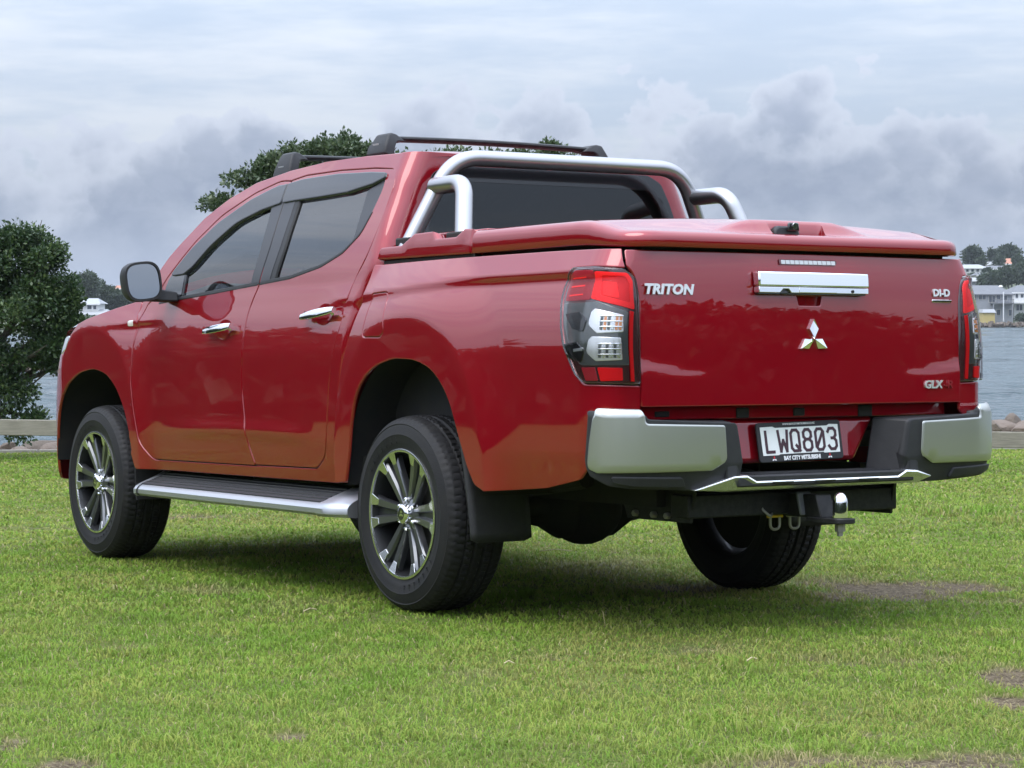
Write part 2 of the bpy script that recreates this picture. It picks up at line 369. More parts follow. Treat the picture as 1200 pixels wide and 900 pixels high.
patch.out = None
def text_mesh(s, size, ext=.002, bold=0.0, sx=1.0, shear=0.0, spacing=1.0):
    cu = bpy.data.curves.new('t', 'FONT'); cu.body = s; cu.size = size; cu.extrude = ext; cu.offset = bold; cu.align_x = 'CENTER'; cu.align_y = 'CENTER'; cu.shear = shear; cu.space_character = spacing
    cu.resolution_u = 3
    o = bpy.data.objects.new('t', cu); COL.objects.link(o); bpy.context.view_layer.update()
    me = bpy.data.meshes.new_from_object(o.evaluated_get(bpy.context.evaluated_depsgraph_get())); bpy.data.objects.remove(o); bpy.data.curves.remove(cu)
    for v in me.vertices: v.co.x *= sx
    return me
def put_text(name, s, size, origin, ex, ey, m, parent, **k):           # ex = reading direction, ey = up
    me = text_mesh(s, size, **k); ex = Vector(ex).normalized(); ey = Vector(ey).normalized(); ez = ex.cross(ey)
    M_ = Matrix([[ex[i], ey[i], ez[i], origin[i]] for i in range(3)]+[[0, 0, 0, 1]]); me.transform(M_); me.materials.clear(); me.materials.append(m)
    return put(name, me, parent)
def pchip(xs,ys):
    xs=np.array(xs,float);ys=np.array(ys,float);h=np.diff(xs);d=np.diff(ys)/h
    m=np.zeros_like(xs);m[0]=d[0];m[-1]=d[-1]
    for i in range(1,len(xs)-1):
        if d[i-1]*d[i]>0:
            w1=2*h[i]+h[i-1];w2=h[i]+2*h[i-1];m[i]=(w1+w2)/(w1/d[i-1]+w2/d[i])
    def f(x):
        x=np.clip(np.asarray(x,float),xs[0],xs[-1]);i=np.clip(np.searchsorted(xs,x)-1,0,len(xs)-2)
        t=(x-xs[i])/h[i];t2=t*t;t3=t2*t
        return (2*t3-3*t2+1)*ys[i]+(t3-2*t2+t)*h[i]*m[i]+(-2*t3+3*t2)*ys[i+1]+(t3-t2)*h[i]*m[i+1]
    return f
def sst(a,b,x):
    t=np.clip((np.asarray(x,float)-a)/(b-a),0,1);return t*t*(3-2*t)
W0=pchip([.30,.38,.44,.50,.58,.64,.70,.78,.88,.97,1.05,1.12,1.20,1.26,1.32,1.40,1.50,1.60,1.70,1.80],
         [.82,.840,.857,.868,.8800,.8868,.8879,.8884,.8887,.8888,.883,.872,.853,.836,.812,.772,.722,.672,.624,.578])
zc_rear=pchip([-1.3,-.6,.1,.75],[1.262,1.262,1.235,1.185])
zc_front=pchip([2.2,2.7,3.3],[1.165,1.145,1.10])
dW_cab=pchip([1.20,1.26,1.32,1.40,1.50,1.60,1.70,1.80],[0,.002,.014,.032,.048,.058,.066,.066])
def gcr(t):
    t=np.asarray(t,float)
    return np.where(t>0,np.exp(-np.maximum(t,0)*.8),np.where(t>-1,1-1.6*sst(0,1,-t),-.6*np.exp(np.minimum(t+1,0)*.7)))
def arch_rho(x,z,cx):
    dx=np.abs(x-cx)/.455;dz=np.maximum(z-.37,0)/.585
    return (dx**2.3+dz**2.3)**(1/2.3)
def Wf(x,z):
    x=np.asarray(x,float);z=np.asarray(z,float)
    w=W0(z)
    a=.009*sst(.80,.45,x)+.009*sst(2.2,2.5,x)*sst(3.4,3.1,x)
    zc=np.where(x>1.5,zc_front(x),zc_rear(x))
    w=w+a*gcr((z-zc)/.042)
    w=w+dW_cab(z)*sst(.30,.37,x)
    w=w+.0065*np.exp(-((z-.648-.012*np.cos((x-1.4)*2.2))/.030)**2)*sst(.70,1.0,x)*sst(2.30,1.75,x)
    for cx,win in((-.03,sst(.60,.52,x)*sst(-1.05,-.7,x)),(3.03,sst(2.2,2.5,x))):
        r=arch_rho(x,z,cx)
        u_=(r-1.28)/.5;k=np.clip(1-(u_+np.sqrt(u_*u_+.0025)-.0)/2,0,1)**1.9*win
        w=w+k*(.911+.006*np.minimum(z-.9,0)-w)
    return w
def se(a,b,n,N=400):
    th=np.linspace(0,np.pi/2,N)
    return a*np.sin(th)**(2/n),b*np.cos(th)**(2/n)
def _path():
    ex,ey=se(.150,.115,2.3)                      # rear corner
    rx=np.concatenate([-1.165-ex,np.linspace(-1.315,-1.32,60)]);ry=np.concatenate([.885+ey,np.linspace(.885,0,61)[1:]])
    rx=rx-.012*np.clip(1-(ry/.8)**2,0,1)
    fx,fy=se(.53,1.,3.2)
    fx=3.30+fx
    X=np.concatenate([fx[::-1],np.linspace(3.3,-1.165,200)[1:-1],rx]);Y=np.concatenate([fy[::-1],np.ones(198),ry])
    S=np.concatenate([[0],np.cumsum(np.hypot(np.diff(X),.9*np.diff(Y)))])
    i=np.argmin(np.abs(X-0)+ (Y<.999)*9); a=-(S-np.interp(0,-X[(Y>.999)],S[(Y>.999)]))
    return a[::-1],X[::-1],Y[::-1]
PA,PX,PY=_path()
xr_prof=pchip([.50,.60,.70,.78,.86,.90,1.0,1.1,1.2,1.26,1.31,1.36],[.05,.022,.002,-.002,-.002,-.002,-.002,.0,.006,.012,.019,.026])
xf_prof=pchip([.25,.35,.50,.65,.90,1.0,1.1,1.2],[-.10,-.05,-.01,0,-.01,-.06,-.16,-.30])
def BODY(a,z):
    a=np.asarray(a,float);z=np.asarray(z,float)
    px=np.interp(a,PA,PX);py=np.interp(a,PA,PY)
    w=Wf(px,z)
    x=px+xr_prof(z)*sst(-1.10,-1.34,a)+xf_prof(z)*sst(3.3,3.75,a)
    y=py*w
    return np.stack([x,y,z],-1)
def a_of_y(y,z=1.0):
    aa=np.linspace(PA[0],-1.165,4000);yy=BODY(aa,np.full(4000,z))[:,1]
    return float(np.interp(y,yy,aa))
zf = pchip([2.4, 2.8, 3.1, 3.35, 3.7, 4.53], [1.262, 1.215, 1.170, 1.122, 1.065, 1.03])
def cabpath():
    ex, ey = se(.085, .14, 2.2); X = np.concatenate([[3.0], .385-ex, [.30]]); Y = np.concatenate([[1.0], .86+ey, [0.0]])
    S = np.concatenate([[0], np.cumsum(np.hypot(np.diff(X), .8*np.diff(Y)))]); a = 3.0-S
    return a[::-1], X[::-1], Y[::-1]
CA, CX, CY = cabpath()
cab_xo = pchip([.4, .70, .97, 1.2, 1.35, 1.5, 1.64, 1.72, 1.80], [.175, .168, .13, .065, .0, .009, .0174, .0222, .027])
def CABM(a, z):
    a = np.asarray(a, float); z = np.asarray(z, float)
    px = np.interp(a, CA, CX); py = np.interp(a, CA, CY); w = Wf(np.maximum(px, .62), z)
    return np.stack([px+cab_xo(z)*sst(.62, .34, a), py*w-.014*sst(2.549, 2.562, a), z], -1)
def cab_a(y, z):
    aa = np.linspace(CA[0], .385, 3000); return float(np.interp(y, CABM(aa, np.full(3000, z))[:, 1], aa))
def TG(y, z):                                                          # tailgate skin: y across, z up
    y = np.asarray(y, float); z = np.asarray(z, float); m = PA < -1.31
    py = np.abs(y)/Wf(-1.3, z); k = np.argsort(PY[m]); a = np.interp(py, PY[m][k], PA[m][k])
    P = BODY(a, z); x = P[..., 0]
    zc = .885+.045*np.clip((np.abs(y)-.36)/.34, 0, 1); s = np.clip((np.abs(y)-.36)/.37, 0, 1)      # sculpted wedge low at each end
    x = x-.007*s*sst(0, 1, (zc+.026*s+.006-z)/(.052*s+.012))
    return np.stack([x, y, z], -1)

G_E = G3.to_euler()
truck = empty('pickup_truck', (0, 0, 0), None, 'red dual cab pickup truck with silver sports bar and hard lid parked on grass', 'pickup truck')
truck.rotation_euler = G_E
T = truck
def P_(name, parent=None): return empty(name, (0, 0, 0), parent or T)

# ------------------------------------------------------------------ outlines in side view (x forward, z up, corner radius)
FD = [(2.472, 1.225, .02), (2.52, 1.146, .1), (2.546, 1.01, .2), (2.546, 0.863, .2), (2.513, 0.73, .2), (2.455, 0.58, .15), (2.36, 0.502, .09), (1.308, 0.509, .01),
      (1.354, 0.6, .3), (1.398, 0.82, .3), (1.402, 0.931, .2), (1.397, 1.041, .2), (1.385, 1.189, .2), (1.334, 1.299, .03), (1.313, 1.455, .5), (1.331, 1.591, .3), (1.344, 1.736, .01),
      (1.443, 1.743, .3), (1.656, 1.704, .4), (1.935, 1.616, .4), (2.116, 1.508, .3), (2.213, 1.431, .2), (2.313, 1.348, .1), (2.395, 1.262, .03)]
FW = [(2.335, 1.238, .02), (1.363, 1.292, .01), (1.332, 1.455, .4), (1.349, 1.591, .3), (1.36, 1.715, .02), (1.449, 1.721, .3), (1.652, 1.681, .4), (1.92, 1.596, .4), (2.098, 1.491, .3), (2.286, 1.343, .05)]
RD = [(1.298, 0.512, .01), (1.345, 0.6, .3), (1.389, 0.82, .3), (1.393, 0.931, .2), (1.388, 1.041, .2), (1.376, 1.189, .2), (1.324, 1.301, .03), (1.304, 1.455, .5), (1.322, 1.591, .3), (1.335, 1.738, .01),
      (1.211, 1.751, .4), (0.9, 1.75, .6), (0.599, 1.737, .4), (0.41, 1.721, .06), (0.382, 1.661, .08), (0.384, 1.489, .4), (0.425, 1.367, .3), (0.494, 1.247, .3), (0.524, 1.1, .4), (0.57, 0.971, .3), (0.605, 0.861, .3), (0.632, 0.643, .3), (0.655, 0.57, .1), (0.74, 0.518, .07)]
RW = [(1.335, 1.29, .015), (1.053, 1.307, .4), (0.791, 1.346, .3), (0.629, 1.397, .15), (0.529, 1.465, .12), (0.489, 1.552, .2), (0.465, 1.649, .1), (0.474, 1.7, .03), (0.602, 1.715, .3), (0.9, 1.73, .5), (1.208, 1.73, .3), (1.317, 1.715, .02), (1.308, 1.591, .3), (1.289, 1.455, .4)]
APIL = [(2.54, 1.262), (2.461, 1.358), (2.364, 1.45), (2.28, 1.509), (2.114, 1.62), (1.909, 1.7), (1.697, 1.755), (1.395, 1.788), (1.077, 1.803), (0.731, 1.8), (0.428, 1.79), (0.342, 1.788)]
FDp, RDp = round_poly(FD), round_poly(RD)
DOORS = round_poly([FD[i] for i in list(range(16, 24))+list(range(0, 8))]+[RD[0]]+[RD[i] for i in range(23, 9, -1)]+[RD[9]])
DOORS = offset(DOORS, -.006 if area2(DOORS) > 0 else .006)
rear_y0 = cab_a(0, 1.6)
CABP = [(2.60, .60, .05), (2.50, .452, .04), (.56, .462, .03), (cab_a(.60, .5), .47), (rear_y0, .47), (rear_y0, 1.782), (.385, 1.792, .02)]+[(x, z, .15) for x, z in APIL[::-1][1:]]+[(2.60, 1.2, .02)]
rw_b, rw_m, rw_t = cab_a(.665, 1.44), cab_a(.60, 1.62), cab_a(.50, 1.728)
RWIN = [(rw_b, 1.44, .02), (rw_m, 1.62, .1), (cab_a(.555, 1.70), 1.71, .04), (rw_t, 1.735, .05), (rear_y0+.012, 1.742), (rear_y0+.012, 1.44)]
def RGL(y, z):                                                         # rear screen, same skin
    y = np.asarray(y, float); z = np.asarray(z, float); k = np.argsort(CY); a = np.interp(np.abs(y)/Wf(.62, z), CY[k], CA[k]); P = CABM(a, z); return np.stack([P[..., 0], y, z], -1)
cab = P_('cab')
for sd_ in (1, -1):
    patch('cab_panel', CABP, CABM, PAINT, cab, [DOORS, RWIN], step=.035, side=sd_)
    patch('cab_lining', CABP, CABM, SEAT, cab, [DOORS, RWIN], step=.06, off=-.035, side=sd_)
    # doors
    for nm, poly, win, hx in (('front_door', FD, FW, (1.731, 1.469, 1.108)), ('rear_door', RD, RW, (.818, .556, 1.156))):
        skin = patch(nm, poly, BODY, PAINT, T, [win], step=.026, edge=.0028, side=sd_)
        patch('door_lining', [(q[0]*.97+.03*sum(p[0] for p in poly)/len(poly), q[1]*.97+.03*1.1) for q in poly], BODY, SEAT, skin, [win], step=.06, off=-.03, side=sd_)
        wt = patch('window_glass', [(x, z, r) for x, z, r in win], BODY, GLASS_F if nm[0] == 'f' else GLASS_R, skin, step=.05, off=-.010, thick=.002, edge=.001, side=sd_)
        # rubber/film surround made of narrow sheets
        if nm[0] == 'f':
            patch('pillar_cover', [(1.338, 1.287), (1.31, 1.455, .4), (1.328, 1.591, .3), (1.341, 1.726), (1.459, 1.726), (1.423, 1.591, .3), (1.397, 1.435, .4), (1.413, 1.291)], BODY, APPLIQ, skin, off=.0025, edge=.002, side=sd_)
            patch('mirror_sail', [(2.338, 1.234), (2.291, 1.343, .03), (2.208, 1.406), (2.128, 1.397), (2.119, 1.329, .04), (2.118, 1.25)], BODY, GLOSS_BL, skin, off=.003, side=sd_)
            patch('belt_moulding', [(2.35, 1.226), (2.2, 1.236), (1.79, 1.257), (1.351, 1.283), (1.347, 1.299), (1.782, 1.274), (2.2, 1.252), (2.34, 1.243)], BODY, BLACK_PL, skin, off=.003, edge=.003, side=sd_)
            patch('rain_visor', [(2.285, 1.353, .02), (2.11, 1.484, .3), (1.927, 1.589, .4), (1.657, 1.68, .4), (1.454, 1.723, .3), (1.349, 1.729, .01), (1.342, 1.642, .02), (1.512, 1.622, .3), (1.732, 1.577, .4), (1.919, 1.482, .4), (2.051, 1.389, .2), (2.128, 1.358, .05)],
                  lambda a, z: BODY(a, z)+np.stack([0*a, .011*np.ones_like(a), 0*a], -1), VISOR, skin, thick=.022, edge=.006, side=sd_)
        else:
            patch('pillar_cover', [(1.328, 1.288), (1.301, 1.455, .4), (1.319, 1.591, .3), (1.332, 1.728), (1.223, 1.728), (1.216, 1.591, .3), (1.209, 1.445, .4), (1.238, 1.296)], BODY, APPLIQ, skin, off=.0025, edge=.002, side=sd_)
            patch('window_seal', [(1.238, 1.296), (1.209, 1.445, .4), (1.216, 1.591, .3), (1.223, 1.718), (1.188, 1.718), (1.181, 1.591, .3), (1.173, 1.435, .4), (1.194, 1.299)], BODY, BLACK_PL, skin, off=.001, side=sd_)
            patch('quarter_trim', [(0.6, 1.649), (0.579, 1.44, .1), (0.629, 1.397), (0.529, 1.465, .12), (0.489, 1.552, .2), (0.467, 1.649), (0.475, 1.688)], BODY, APPLIQ, skin, off=-.004, side=sd_)
            patch('belt_moulding', [(1.329, 1.284), (1.056, 1.3, .4), (0.794, 1.339, .3), (0.63, 1.389, .15), (0.517, 1.465, .1), (0.48, 1.552), (0.489, 1.552), (0.528, 1.469, .1), (0.635, 1.4, .15), (0.791, 1.353, .3), (1.051, 1.316, .4), (1.326, 1.299)], BODY, BLACK_PL, skin, off=.003, edge=.003, side=sd_)
            patch('rain_visor', [(1.341, 1.729, .01), (1.208, 1.74, .3), (0.9, 1.74, .5), (0.602, 1.726, .3), (0.474, 1.715, .02), (0.464, 1.694, .015), (0.549, 1.673, .2), (0.752, 1.651, .3), (0.977, 1.647, .4), (1.211, 1.645, .3), (1.335, 1.642, .02)],
                  lambda a, z: BODY(a, z)+np.stack([0*a, .011*np.ones_like(a), 0*a], -1), VISOR, skin, thick=.022, edge=.006, side=sd_)
        # door handle: bridge grip over a dished cup
        x0, x1, hz = hx; dz = (.016 if nm[0] == 'f' else .020)
        pts = []
        for i in range(13):
            t = i/12; x = x0+(x1-x0)*t; z = hz-.008+dz*2*(t-.5)*.6; o = .018+.020*math.sin(math.pi*min(max(t, .06), .94))**.35
            b = BODY(np.array([x]), np.array([z]))[0]; pts.append((b[0], (b[1]+o)*sd_, b[2]))
        h = MB(); rows = []
        for i, p in enumerate(pts):
            t = i/12; hw = .0185*(math.sin(math.pi*min(max(t, .03), .97))**.16); hy = .010
            rows.append([(p[0], p[1]+(hy*math.copysign(abs(math.cos(q))**.7, math.cos(q))-.28*hw*math.sin(q))*sd_, p[2]+hw*math.copysign(abs(math.sin(q))**.7, math.sin(q))) for q in [2*math.pi*j/14 for j in range(14)]])
        h.grid(rows, True); h.f += [tuple(range(14))[::-1], tuple(range(12*14, 13*14))]
        for xe in (x0+(x1-x0)*.07, x0+(x1-x0)*.93):
            b = BODY(np.array([xe]), np.array([hz]))[0]; h.box((b[0], (b[1]+.008)*sd_, b[2]-.008), (.026, .034, .02))
        h.build('door_handle', CHROME, skin)
        cx, cz = (x0+x1)/2-.01, hz-.012
        cup = MB(); rows = []
        for r in np.linspace(1, .02, 8):
            ring = []
            for j in range(28):
                q = 2*math.pi*j/28; xx, zz = cx+.072*r*math.cos(q), cz+.044*r*math.sin(q); b = BODY(np.array([xx]), np.array([zz]))[0]
                ring.append((xx, (b[1]+.0025-.0045*(1-r*r))*sd_, zz))
            rows.append(ring)
        cup.grid(rows, True).build('handle_cup', PAINT, skin)
    # front wing
    patch('front_wing', [(2.552, 1.238, .01), (2.5505, 1.01, .2), (2.5505, .863, .2), (2.5175, .73, .2), (2.4595, .58, .1), (2.44, .53), (2.469, .469, .01), (2.525, .508, .05), (2.559, .608, .2), (2.62, .729, .3), (2.71, .83, .3), (2.827, .899, .3), (2.985, .927, .4), (3.183, .907, .4), (3.335, .850, .2),
                          (3.402, .795), (3.398, 1.0), (3.36, 1.02, .02), (3.30, 1.095, .03), (3.22, 1.147), (3.1, 1.172, .4), (2.8, 1.217, .4), (2.58, 1.248)], BODY, PAINT, T, step=.018, edge=.0028, side=sd_)
    patch('side_indicator', [(2.628, 1.153, .012), (2.578, 1.155, .006), (2.578, 1.126, .006), (2.628, 1.126, .014)], BODY, mat('white_lens', (.55, .52, .46), .2, coat=1), T, step=.03, off=.003, thick=.012, side=sd_)
    # tray side with the fuel flap let in
    FUEL = [(.279, 1.218, .02), (.140, 1.222, .03), (.116, 1.06, .03), (.150, 1.043, .02), (.300, 1.045, .03)]
    BED = [(.345, 1.333, .005), (-.3, 1.336), (-.9, 1.333), (-1.302, 1.327, .005), (-1.322, 1.285), (-1.337, 1.263), (-1.225, 1.270, .15), (-1.097, 1.270, .05), (-1.064, 1.255, .05), (-1.041, 1.180, .3), (-1.069, 1.06, .2), (-1.093, 1.0, .1), (-1.167, .897, .05), (-1.206, .869, .03), (-1.428, .863), (-1.428, .765), (-1.28, .62), (-1.173, .545, .05), (-.95, .507, .3), (-.75, .492, .2), (-.60, .482, .02),
           (-.535, .505, .05), (-.486, .572, .2), (-.43, .679, .3), (-.37, .80, .3), (-.30, .885, .3), (-.21, .935, .3), (-.10, .958, .3), (.042, .963, .3), (.17, .94, .3), (.27, .898, .3), (.35, .82, .3), (.385, .70, .3), (.405, .58, .3), (.432, .475, .01), (.515, .468, .01), (.53, .58, .3), (.515, .75, .3), (.47, .94, .3), (.40, 1.1, .3), (.362, 1.2, .2)]
    bed = patch('tray_side', BED, BODY, PAINT, T, [FUEL] if sd_ > 0 else [], step=.015, side=sd_)
    if sd_ > 0: patch('fuel_flap', FUEL, BODY, PAINT, bed, step=.03, edge=.004, side=1, off=-.001) if False else patch('fuel_flap', [tuple(q) for q in offset(round_poly(FUEL), .004 if area2(round_poly(FUEL)) > 0 else -.004)], BODY, PAINT, bed, step=.03, edge=.003, rounded=True)
    # tail lamp
    lamp = patch('tail_lamp', [(-1.334, 1.259, .03), (-1.225, 1.266, .15), (-1.098, 1.266, .05), (-1.068, 1.253, .05), (-1.045, 1.180, .3), (-1.073, 1.06, .2), (-1.097, 1.0, .1), (-1.170, .899, .05), (-1.208, .873, .03), (-1.424, .867, .01), (-1.422, 1.013, .3), (-1.396, 1.171, .2), (-1.365, 1.235, .05)], BODY, L_HOUS, T, step=.022, off=-.002, thick=.03, side=sd_)
    def lp(nm, poly, m_, off, th=.006, ed=.002): return patch(nm, poly, BODY, m_, lamp, step=.022, off=off, thick=th, edge=ed, side=sd_)
    lp('dark_red_lens', [(-1.064, 1.153, .01), (-1.066, 1.240, .03), (-1.099, 1.258, .03), (-1.208, 1.256, .01), (-1.211, 1.155, .01)], L_REDD, .001)
    for zz in (1.229, 1.200, 1.170): lp('red_line', [(-1.086, zz-.002), (-1.086, zz+.003), (-1.165, zz+.006), (-1.165, zz+.001)], L_REDB, .003, .004, .001)
    ringo = [(-1.216, 1.251, .008), (-1.343, 1.243, .012), (-1.362, 1.214, .02), (-1.389, 1.119, .006), (-1.246, 1.152, .01), (-1.216, 1.158, .008)]
    hole = [(-1.243, 1.237, .01), (-1.331, 1.231, .012), (-1.350, 1.205, .01), (-1.367, 1.142, .006), (-1.256, 1.169, .008)]
    patch('bright_red_lens', ringo, BODY, L_REDB, lamp, [hole], step=.022, off=.004, thick=.010, edge=.002, side=sd_)
    lp('red_lens', hole, L_RED, .001); lp('stop_lens', [(-1.251, 1.216, .006), (-1.306, 1.211, .008), (-1.326, 1.156, .006), (-1.264, 1.169, .006)], L_REDB, .004)
    lp('red_strip', [(-1.371, 1.116), (-1.386, 1.112), (-1.401, .878), (-1.388, .878)], L_RED, .005)
    lp('smoke_lens', [(-1.066, 1.146, .006), (-1.246, 1.149, .01), (-1.366, 1.112, .01), (-1.382, .933, .006), (-1.192, .933, .03), (-1.119, 1.003, .1), (-1.086, 1.06, .1), (-1.066, 1.12)], L_SMOKE, .001)
    for (zb, zt, nm) in ((1.040, 1.124, 'turn'), (.947, 1.030, 'reverse')):
        rf = lp('reflector', [(-1.229, zt-.012, .006), (-1.243, zt, .006), (-1.345, zt-.022 if nm == 'turn' else zt-.005, .006), (-1.353, zb+.004, .006), (-1.262, zb, .01), (-1.222, (zb+zt)/2-.012, .02)], mat('lamp_silver', (.80, .81, .82), .22, metal=.72, coat=1), .005)
        for q in range(6):                                            # fluted optics in the reflector bowl
            a0 = -1.272-.0125*q; lp('optic_flute', [(a0, zb+.012), (a0-.0085, zb+.011), (a0-.0085, zt-.024), (a0, zt-.022)], (AMBER if nm == 'turn' and q in (1, 4, 5) else (MACH if q % 2 else L_SMOKE)), .008, .006, .0015)
        for q in range(3):
            zq = zb+.020+.018*q; lp('optic_rib', [(-1.270, zq), (-1.270, zq+.004), (-1.346, zq+.004), (-1.346, zq)], CHROME, .0095, .004, .0012)
    for zz in (1.108, 1.006): lp('smoke_step', [(-1.085, zz, .004), (-1.170, zz+.006, .004), (-1.212, zz-.020, .01), (-1.200, zz-.062, .01), (-1.135, zz-.050, .008)], GLOSS_BL, .005)
    lp('smoke_glint', [(-1.155, .988), (-1.206, .993), (-1.206, .982), (-1.158, .979)], ALU, .007)
    lp('lower_red_lens', [(-1.266, .926, .005), (-1.353, .924, .005), (-1.355, .882, .005), (-1.278, .880, .005)], L_RED, .003)
    lp('dark_red_lens', [(-1.195, .926, .004), (-1.256, .926, .004), (-1.268, .881, .004), (-1.217, .881, .01)], L_REDD, .002)
    lp('lens_cover', [(-1.331, 1.256, .03), (-1.225, 1.263, .15), (-1.100, 1.263, .05), (-1.071, 1.250, .05), (-1.049, 1.180, .3), (-1.076, 1.06, .2), (-1.100, 1.0, .1), (-1.173, .902, .05), (-1.210, .876, .03), (-1.421, .870, .01), (-1.419, 1.013, .3), (-1.393, 1.171, .2), (-1.362, 1.232, .05)], LENS_C, .016, .014, .007)

# rear screen: glass, ceramic band
def sym(pts): return [(y, z, *r) for y, z, *r in pts]+[(-y, z, *r) for y, z, *r in pts[::-1]]
RG = sym([(.0, 1.43), (.672, 1.44, .02), (.607, 1.62, .1), (.565, 1.705, .05), (.50, 1.738, .05), (0, 1.746)])
RG = [q for q in RG if abs(q[0]) > 1e-6]
patch('rear_window', RG, RGL, GLASS_B, cab, step=.05, off=.002, thick=.004, edge=.003)
RGI = [q for q in sym([(.60, 1.46, .02), (.548, 1.62, .08), (.50, 1.675, .05)])]
patch('window_band', RG, RGL, GLOSS_BL, cab, [RGI], step=.05, off=.0038, thick=.002, edge=.001)

# roof, windscreen, bonnet
ap = np.array(APIL); ra = pchip(ap[::-1, 0], ap[::-1, 1]); roof = MB(); rows = []
for x in np.linspace(.30, 1.50, 30):
    zz = float(ra(x)) if x > .40 else 1.791-.02*(1-(x-.30)/.10)**2; yw = float(Wf(1.0, zz))*float(np.interp(-x, -CX[CX > .3001][::-1], CY[CX > .3001][::-1]) if x < .385 else 1)-.001; x2 = x+float(cab_xo(zz))*float(sst(.62, .34, x)); row = []
    for u in np.linspace(-1, 1, 41): row.append((x2-.02*(1-u*u)*(x < .5), yw*math.copysign(abs(u)**.8, u), zz-.002+.024*(1-abs(u)**4.5)*(1-.7*sst(1.25, 1.50, x))*(1-.6*sst(.5, .30, x))))
    rows.append(row)
roof.grid(rows)
roof.build('roof', PAINT, cab, sharp=60)
rl = MB(); rl.grid([[(p[0]+(.03 if k == 0 else 0), p[1]*.95, p[2]-.04) for p in r] for k, r in enumerate(rows)]); rl.build('headlining', SEAT, cab)
ws = MB(); rows = []
for t in np.linspace(0, 1, 16):
    x = 2.56+(1.48-2.56)*t; zz = float(ra(min(x, 2.545))); yw = float(Wf(1.3, zz))-.004
    rows.append([(x+.16*(1-u*u)*(1-.6*t), yw*u, zz-.003+.012*(1-u*u)*t) for u in np.linspace(-1, 1, 21)])
ws.grid(rows).build('windscreen', GLASS_F, cab)
bn = MB(); rows = []
for a in np.concatenate([np.linspace(2.56, 3.4, 16), np.linspace(3.45, 4.5, 16)]):
    z = float(zf(a)); E_ = BODY(np.array([a]), np.array([z]))[0]
    rows.append([(E_[0]+.03*(1-u*u)*(a > 3.2)*.0, E_[1]*u*.998, z+.055*(1-abs(u)**3)*(1-sst(3.3, 4.5, a))) for u in np.linspace(-1, 1, 25)])
bn.grid(rows).build('bonnet', PAINT, T, sharp=60)
for sd_ in (1, -1):
    patch('front_bumper', [(3.404, .80), (3.404, 1.0, .02), (3.46, 1.0), (3.62, .985, .05), (3.95, .93, .05), (4.528, .91), (4.528, .33), (3.9, .33, .1), (3.62, .36, .05), (3.575, .40, .02), (3.545, .52, .2), (3.475, .705, .3)], BODY, PAINT, T, step=.04, side=sd_)
    patch('headlamp', [(3.31, 1.094, .02), (3.372, 1.024, .02), (3.47, 1.004, .02), (3.64, .99, .03), (3.95, .96, .03), (4.0, 1.02, .03), (3.7, 1.055, .05)], BODY, mat('headlamp_lens', (.62, .65, .68), .08, metal=.6, coat=1), T, step=.04, side=sd_, off=-.002)
    patch('front_trim', [(3.60, .515, .01), (3.66, .50, .01), (3.72, .60, .02), (3.64, .585, .02)], BODY, CHROME, T, step=.04, side=sd_, off=.006, thick=.02)
    patch('grille', [(3.97, .965), (4.528, .955), (4.528, 1.025), (4.03, 1.022)], BODY, GLOSS_BL, T, step=.05, side=sd_)
# mirrors
for sd_ in (1, -1):
    mr = MB(); rows = []
    prof = [(.0, .90), (.0, 1.0), (.012, 1.03), (.035, 1.03), (.065, .97), (.095, .85), (.120, .64), (.134, .36), (.138, .02)]
    def sq(q, k, cy, cz, ry, rz): return (cy+ry*k*math.copysign(abs(math.cos(q))**.62, math.cos(q)), cz+rz*k*math.copysign(abs(math.sin(q))**.62, math.sin(q)))
    for dx, k in prof:
        row = []
        for j in range(40):
            y, z = sq(2*math.pi*j/40, k, 1.020, 1.322, .080, .090); y += (z-1.322)*.12; row.append((2.13+dx+(y-1.02)*.22, y*sd_, z-.012*(y-1.02)/.1))
        rows.append(row)
    mh = P_('side_mirror')
    mr.grid(rows[:5], True).build('mirror_bezel', BLACK_PL, mh, sharp=50)
    MB().grid(rows[4:], True).build('mirror_cap', CHROME, mh, sharp=60)
    g = MB(); rr = []
    for k in (.885,):
        row = []
        for j in range(40):
            y, z = sq(2*math.pi*j/40, k, 1.020, 1.322, .080, .090); y += (z-1.322)*.12; row.append((2.134+(y-1.02)*.16+(z-1.32)*.055, y*sd_, z-.012*(y-1.02)/.1))
        rr.append(row)
    g.add(rr[0], [tuple(range(40))]).build('mirror_glass', mat('mirror_silver', (.27, .29, .32), .03, metal=1), mh, smooth=False)
    arm = MB(); arm.hexa([(2.12, .85*sd_, 1.232), (2.27, .85*sd_, 1.232), (2.25, .985*sd_, 1.235), (2.15, .985*sd_, 1.235), (2.13, .85*sd_, 1.275), (2.25, .85*sd_, 1.275), (2.24, .985*sd_, 1.30), (2.16, .985*sd_, 1.30)]); arm.build('mirror_arm', BLACK_PL, mh, bevel=.008)

